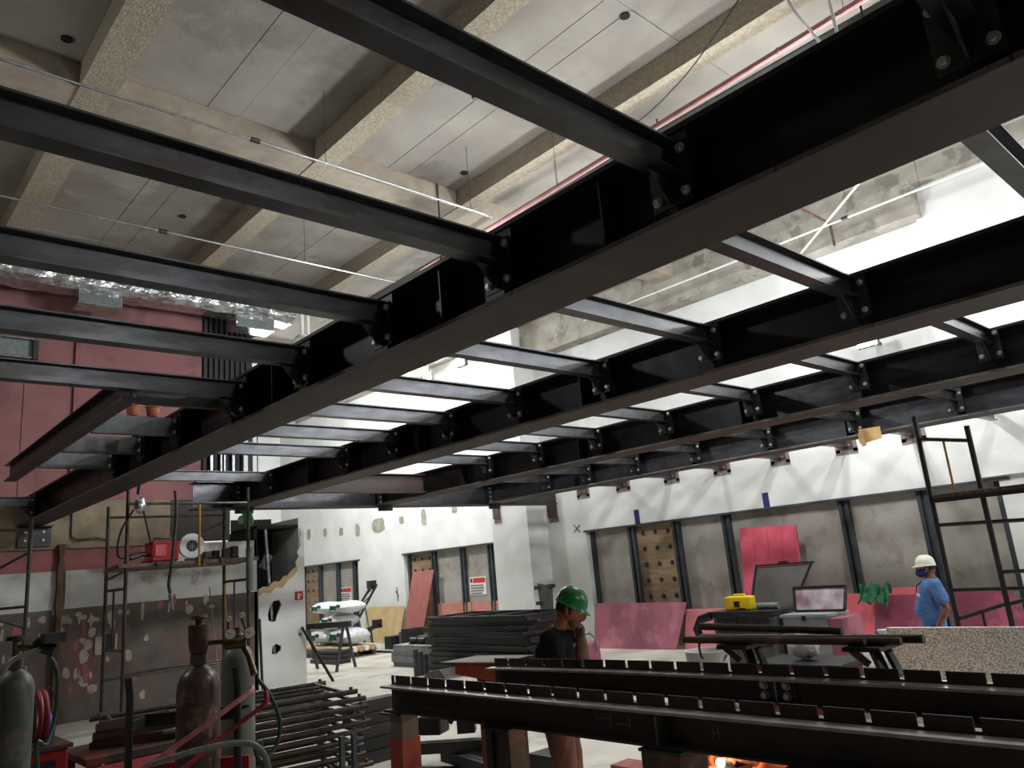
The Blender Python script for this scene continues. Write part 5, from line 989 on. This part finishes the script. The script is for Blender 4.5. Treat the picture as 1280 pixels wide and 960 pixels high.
def person(label, base, heading, J, cloth, headrot, hat, maskmt=None, scale=1.0, hatpitch=0):
    """J: joints in local metres (x forward, y left, z up)"""
    Rz = Matrix.Rotation(heading, 3, 'Z'); B0 = Vector(base); S_ = scale
    L = lambda p: B0 + Rz @ (Vector(p) * scale)
    t = T('person', label, 'person', base); org = ORG[t.name]
    g = {k: L(v) for k, v in J.items() if isinstance(v, tuple)}; r = lambda x: x * S_
    LAT = Rz @ Vector((0, 1, 0)); FWD = Rz @ Vector((1, 0, 0))
    def hand(q, side, grow=0):
        w_, e = g['wrist' + side], g['elbow' + side]; d = (w_ - e).normalized(); c = Vector(Rz @ Vector(J.get('palm' + side, (0, 0, -1)))); c = (c - d * c.dot(d)).normalized()
        sd = d.cross(c).normalized() * (1 if side == 'R' else -1); kn = w_ + d * .092 * S_
        loft(q, [(w_ - d * r(.01), sd * r(.026 + grow), c * r(.02 + grow)), (w_ + d * r(.04), sd * r(.036 + grow), c * r(.016 + grow)), (kn, sd * r(.042 + grow), c * r(.013 + grow)), (kn + d * r(.008), sd * r(.036 + grow), c * r(.009 + grow))], 14)
        curl = J.get('curl' + side, .5)
        for i, ln in enumerate((.068, .078, .073, .056)):
            p0 = kn + sd * (.032 - .0213 * i) * S_; a = curl * .6; pts = [(p0 - d * r(.01), r(.0098 + grow))]
            for sg in (.45, .32, .23):
                p0 = p0 + (d * math.cos(a) + c * math.sin(a)) * ln * sg * 1.1 * S_; pts.append((p0, r(.0094 - .0008 * len(pts) + grow))); a += curl
            limb(q, pts, 8)
        tb = w_ + d * .03 * S_ + sd * .026 * S_; d1 = (d * .7 + sd * .6 + c * .3).normalized(); d2 = (d * .9 + sd * .1 + c * .4).normalized()
        limb(q, [(tb, r(.015 + grow)), (tb + d1 * .035 * S_, r(.0125 + grow)), (tb + d1 * .035 * S_ + d2 * .03 * S_, r(.0102 + grow))], 8)
    def torso(q, grow, lowz=0.0, top=True):
        pv, be, ch_, nk = g['pelvis'], g['belly'], g['chest'], g['neck']
        def ring(p, d, a, b_): d = d.normalized(); f = LAT.cross(d).normalized(); return (p, LAT * r(a + grow), f * r(b_ + grow))
        d0 = be - pv; d1 = ch_ - be; d2 = nk - ch_; bl = cloth.get('paunch', 0)
        rings = [ring(pv - d0.normalized() * r(.09 + lowz), d0, .15, .11), ring(pv, d0, .168, .118), ring(be - d0 * .2 + FWD * bl * .5, d0, .152, .115 + bl), ring(be + FWD * bl * .6, d1 + d0, .15, .115 + bl), ring(be.lerp(ch_, .5) + FWD * bl * .3, d1, .158, .118 + bl * .4), ring(ch_, d1 + d2, .168, .122), ring(ch_.lerp(nk, .4), d2, .175, .108)]
        if top: rings += [ring(ch_.lerp(nk, .68), d2, .14, .085), ring(ch_.lerp(nk, .9), d2, .075, .062)]
        loft(q, rings, 24)
    body = MB(); torso(body, 0)
    limb(body, [(g['chest'].lerp(g['neck'], .8), r(.06)), (g['neck'], r(.056)), (g['head'], r(.056))])
    for sd in 'LR':
        sh, el, wr = g['shoulder' + sd], g['elbow' + sd], g['wrist' + sd]
        limb(body, [(sh, r(.062)), (sh.lerp(el, .35), r(.054)), (el, r(.04)), (el.lerp(wr, .3), r(.043)), (wr, r(.026))])
        hp, kn, an, to = g['hip' + sd], g['knee' + sd], g['ankle' + sd], g['toe' + sd]
        limb(body, [(hp, r(.09)), (hp.lerp(kn, .5), r(.076)), (kn, r(.056)), (kn.lerp(an, .35), r(.056)), (an, r(.036)), (to, r(.034))]); hand(body, sd)
    Rh = Rz @ headrot; hc = g['head'] + Rh @ Vector((.015, 0, .055)) * S_; hb = head_mb(hc, Rh, S_); body.add(hb.v, hb.f)
    solid('body', body, 'skin', t, .0052, 1)
    for e in (-1, 1):
        ec = hc + Rh @ Vector((.08, e * .031, -.006)) * S_
        k = P('eye', MB().ball(ec, .0115 * S_, 10, 8), 'eye', t); P('iris', MB().ball(ec + Rh @ Vector((.008, 0, 0)) * S_, .0055 * S_, 8, 6), 'pupil', k)
        P('eyebrow', MB().bar(hc + Rh @ Vector((.093, e * .015, .018)) * S_, hc + Rh @ Vector((.083, e * .05, .02)) * S_, .008 * S_, .007 * S_), 'hair', t)
    P('lips', MB().ball(hc + Rh @ Vector((.087, 0, -.073)) * S_, .01 * S_, 10, 6, (1, 1, .9)), 'plate', t)
    q = MB(); q.sm = True; n = 22                     # hair under the helmet edge
    for i in range(7):
        th = i / 6 * 1.85
        for k in range(n):
            a = math.pi * (.42 + 1.16 * k / (n - 1)); rr = math.sin(th) if i else 1e-3; q.v.append(hc + Rh @ Vector((.103 * rr * math.cos(a), .082 * rr * math.sin(a), .124 * math.cos(th))) * S_)
    for i in range(6):
        for k in range(n - 1): q.f.append([i * n + k, i * n + k + 1, (i + 1) * n + k + 1, (i + 1) * n + k])
    P('hair', q, 'hair', t)
    if hat: helmet(t, hc + Rh @ Vector((.0, 0, .03)) * S_, Rh @ Matrix.Rotation(hatpitch, 3, 'Y'), hat, .1 * S_, .118 * S_)
    if maskmt:
        q = MB(); q.sm = True; n, m = 16, 10
        for i in range(m + 1):
            for k in range(n + 1):
                u = -1 + 2 * k / n; v = -1 + 2 * i / m; bl = max(0, (1 - u * u) * (1 - v * v)); q.v.append(hc + Rh @ Vector((.07 + .062 * bl ** .55 - .055 * u * u, .08 * u, -.06 + .056 * v * (1 - .4 * u * u))) * S_)
        for i in range(m):
            for k in range(n): q.f.append([i * (n + 1) + k, i * (n + 1) + k + 1, (i + 1) * (n + 1) + k + 1, (i + 1) * (n + 1) + k])
        k = P('face_mask', q, maskmt, t); P('ear_loop', MB().tube([hc + Rh @ Vector(p) * S_ for p in ((.02, .077, -.05), (-.01, .083, -.02), (.02, .078, -.0))], .003, 5).tube([hc + Rh @ Vector(p) * S_ for p in ((.02, -.077, -.05), (-.01, -.083, -.02), (.02, -.078, 0))], .003, 5), 'whitep', k)
    top, trs, slv = cloth['top'], cloth['legs'], cloth.get('sleeve', .75)
    q = MB(); torso(q, .016, .05)
    for sd in 'LR':
        sh, el, wr = g['shoulder' + sd], g['elbow' + sd], g['wrist' + sd]; e1 = sh.lerp(el, min(1, slv))
        q.ball(sh, r(.077), 14, 8); pts = [sh, sh.lerp(e1, .5), e1]; rr = [r(.078), r(.074), r(.07 if slv < 1 else .06)]
        if slv > 1: pts.append(el.lerp(wr, slv - 1)); rr.append(r(.046))
        q.tube(pts, rr, 16)
    solid('shirt' if slv < 1 else 'jacket', q, top, t, .011, 3, .022)
    P('collar', MB().tube([g['chest'].lerp(g['neck'], .78) + (LAT * math.cos(a * math.pi / 8) * .078 + FWD * math.sin(a * math.pi / 8) * .07 + Vector((0, 0, -.012 * math.sin(a * math.pi / 8)))) * S_ for a in range(17)], r(.012), 6), top, t)
    q = MB()
    for sd in 'LR':
        hp, kn, an = g['hip' + sd], g['knee' + sd], g['ankle' + sd]
        q.ball(hp, r(.104), 14, 8); q.ball(kn, r(.074), 14, 8); q.tube([hp, hp.lerp(kn, .5), kn, kn.lerp(an, .5), kn.lerp(an, .92)], [r(.104), r(.09), r(.074), r(.07), r(.064)], 16)
    pv, be = g['pelvis'], g['belly']; d0 = (be - pv).normalized(); f0 = LAT.cross(d0).normalized()
    loft(q, [(pv - d0 * r(.1), LAT * r(.14), f0 * r(.1)), (pv - d0 * r(.04), LAT * r(.172), f0 * r(.124)), (pv + d0 * r(.05), LAT * r(.166), f0 * r(.124))], 24)
    solid('trousers', q, trs, t, .012, 3, .02)
    for sd in 'LR':
        a, to = g['ankle' + sd], g['toe' + sd]; d = (to - a); d.z = 0; d.normalize(); z0 = min(a.z - r(.05), to.z - r(.005)); z0 = max(B0.z + r(.04), z0)
        heel = Vector((a.x, a.y, z0)) - d * r(.035); tip = Vector((to.x, to.y, z0 if to.z < r(.09) + B0.z else to.z)) + d * r(.05); q = MB(); limb(q, [(heel, r(.042)), (heel.lerp(tip, .5), r(.045)), (tip, r(.036))]); q.tube([a - Vector((0, 0, r(.03))), a + Vector((0, 0, r(.07)))], [r(.054), r(.056)], 14); q.ball(a - Vector((0, 0, r(.02))), r(.053), 12, 8)
        solid('boot', q, 'boot', t, .008, 2)
    for sd in cloth.get('gloves', ''):
        w_, e = g['wrist' + sd], g['elbow' + sd]; q = MB(); hand(q, sd, .004); q.tube([w_.lerp(e, cloth.get('cuff', .3)), w_.lerp(e, .1), w_ + (w_ - e).normalized() * r(.02)], [r(.05), r(.043), r(.032)], 14)
        solid('glove', q, 'glove', t, .006, 1)
    return t, g, hc, Rh
RY_ = lambda a: Matrix.Rotation(a, 3, 'Y'); RZ_ = lambda a: Matrix.Rotation(a, 3, 'Z')
def stand(**kw):
    J = dict(pelvis=(0, 0, .93), belly=(.01, 0, 1.08), chest=(.01, 0, 1.28), neck=(.02, 0, 1.45), head=(.04, 0, 1.52), shoulderL=(.0, .175, 1.375), shoulderR=(.0, -.175, 1.375), elbowL=(-.02, .225, 1.1), elbowR=(-.02, -.225, 1.1), wristL=(.08, .22, .87), wristR=(.08, -.22, .87),
             hipL=(0, .09, .88), hipR=(0, -.09, .88), kneeL=(.03, .1, .48), kneeR=(.03, -.1, .48), ankleL=(-.01, .1, .09), ankleR=(-.01, -.1, .09), toeL=(.12, .11, .045), toeR=(.12, -.11, .045), palmL=(0, -1, 0), palmR=(0, 1, 0))
    J.update(kw); return J
# worker in the green helmet behind the rear girder, leaning and looking down
GH = -1.0
J = stand(pelvis=(-.06, 0, .93), belly=(-.03, 0, 1.08), chest=(.02, 0, 1.27), neck=(.07, 0, 1.43), head=(.11, .0, 1.49), shoulderL=(.03, .17, 1.36), shoulderR=(.02, -.175, 1.35), elbowR=(.08, -.24, 1.1), wristR=(.3, -.16, 1.06), elbowL=(.17, .13, 1.12), wristL=(.19, .03, 1.33), palmL=(-.6, -1, 0), palmR=(0, 1, -.3), curlL=.8, curlR=.45)
t, g, hc, Rh = person('worker in a bright green helmet and dark navy shirt standing behind the rear notched girder', (3.99, 4.03, 0), GH, J, dict(top='navy', legs='jeans', gloves='L', cuff=.75), RY_(.35), 'ghelm', None, 1.03, .12)
RG = Matrix.Rotation(GH, 3, 'Z'); P('shirt_print', MB().bar(g['chest'] + RG @ Vector((.135, .02, .03)), g['chest'] + RG @ Vector((.135, -.09, .03)), .012, .02), 'greyp', t)
# worker in the white helmet before the boarded wall
WH = 1.92
J = stand(pelvis=(.06, 0, .93), hipL=(.06, .09, .88), hipR=(.06, -.09, .88), belly=(.06, 0, 1.08), chest=(.03, 0, 1.28), neck=(.0, 0, 1.45), head=(.01, 0, 1.52), shoulderL=(-.02, .175, 1.375), shoulderR=(-.02, -.175, 1.375), elbowL=(-.1, .24, 1.1), wristL=(.04, .22, .88), elbowR=(-.1, -.22, 1.12), wristR=(.04, -.2, .87), curlL=.35, curlR=.35)
t, g, hc, Rh = person('worker in a white helmet, navy mask and blue shirt standing before the maroon boards', (9.6, 3.46, 0), WH, J, dict(top='sky', legs='darkjeans', sleeve=.8, paunch=.035), RY_(.05), 'whelm', 'mask', .945, -.05)
Rw = Matrix.Rotation(WH, 3, 'Z'); P('chest_label', MB().bar(g['chest'] + Rw @ Vector((.12, .12, -.02)), g['chest'] + Rw @ Vector((.145, .04, -.02)), .012, .035), 'signw', t, 'white chest label')
P('lanyard', MB().tube([g['neck'] + Rw @ Vector((.05, .06, .0)), g['chest'] + Rw @ Vector((.135, .04, .08)), g['chest'] + Rw @ Vector((.15, .0, 0))], .006, 6), 'cable', t)
c_ = g['hipR'] + Rw @ Vector((-.12, .0, .06)); P('belt_pouch', MB().box(tuple(c_ - Vector((.06, .06, .07))), tuple(c_ + Vector((.06, .06, .07)))), 'cable', t, bevel=.015)
# welder kneeling in orange behind the wide dark post
KH = -2.84
J = dict(pelvis=(-.22, 0, .42), belly=(-.13, 0, .55), chest=(.06, 0, .68), neck=(.22, 0, .76), head=(.3, 0, .79), shoulderL=(.09, .17, .74), shoulderR=(.09, -.17, .74), elbowL=(.26, .24, .57), elbowR=(.28, -.24, .6), wristL=(.45, .1, .7), wristR=(.47, -.08, .7),
         hipL=(-.2, .1, .38), hipR=(-.2, -.1, .38), kneeL=(.2, .16, .45), kneeR=(.12, -.12, .08), ankleL=(.14, .16, .09), ankleR=(-.28, -.12, .09), toeL=(.27, .17, .045), toeR=(-.36, -.12, .05), palmL=(0, -1, 0), palmR=(0, 1, 0), curlL=.7, curlR=.7)
t, g, hc, Rh = person('welder in orange overalls kneeling below the nearer girder beside the bright arc', (4.47, 2.83, 0), KH, J, dict(top='orange', legs='orange', sleeve=1.93), RY_(.35), 'black', None, 1.05)
P('welding_visor', MB().prism([hc + Rh @ Vector(p) for p in ((.13, .09, .06), (.15, .0, .06), (.13, -.09, .06), (.13, -.08, -.13), (.16, 0, -.14), (.13, .08, -.13))], Rh @ Vector((.006, 0, 0))), 'black', t)
RK = Matrix.Rotation(KH, 3, 'Z'); hd = (g['wristR'] + g['wristL']) / 2 + RK @ Vector((.09, 0, .0)); tip = hd + RK @ Vector((.14, -.02, .04))
t = T('welding_torch', 'welding torch with a glowing tip in the hands of the kneeling welder', 'torch', tuple(tip)); P('nozzle', MB().tube([hd, tip - RK @ Vector((.03, 0, .0))], [.016, .01], 10), 'galv', t)
P('arc', MB().ball(tip, .024, 12, 8), 'spark', t, 'blinding white arc')
ld = bpy.data.lights.new('arc_light', 'POINT'); ld.energy = 9; ld.color = (1, .62, .34); ld.shadow_soft_size = .03; lo = bpy.data.objects.new('arc_light', ld); COL.objects.link(lo); lo.parent = t; lo.location = (0, 0, .03)
wp = T('weld_plate', 'rust brown steel bar being welded on a stand before the kneeling welder', 'bar', (tip.x - .1, tip.y + .1, 0)); P('bar', MB().box(tuple(tip + Vector((-.12, -.3, -.09))), tuple(tip + Vector((.05, .1, -.035)))), 'brownpost', wp); P('leg', MB().box((tip.x - .1, tip.y - .05, 0), (tip.x - .02, tip.y + .03, tip.z - .09)), 'brownpost', wp)
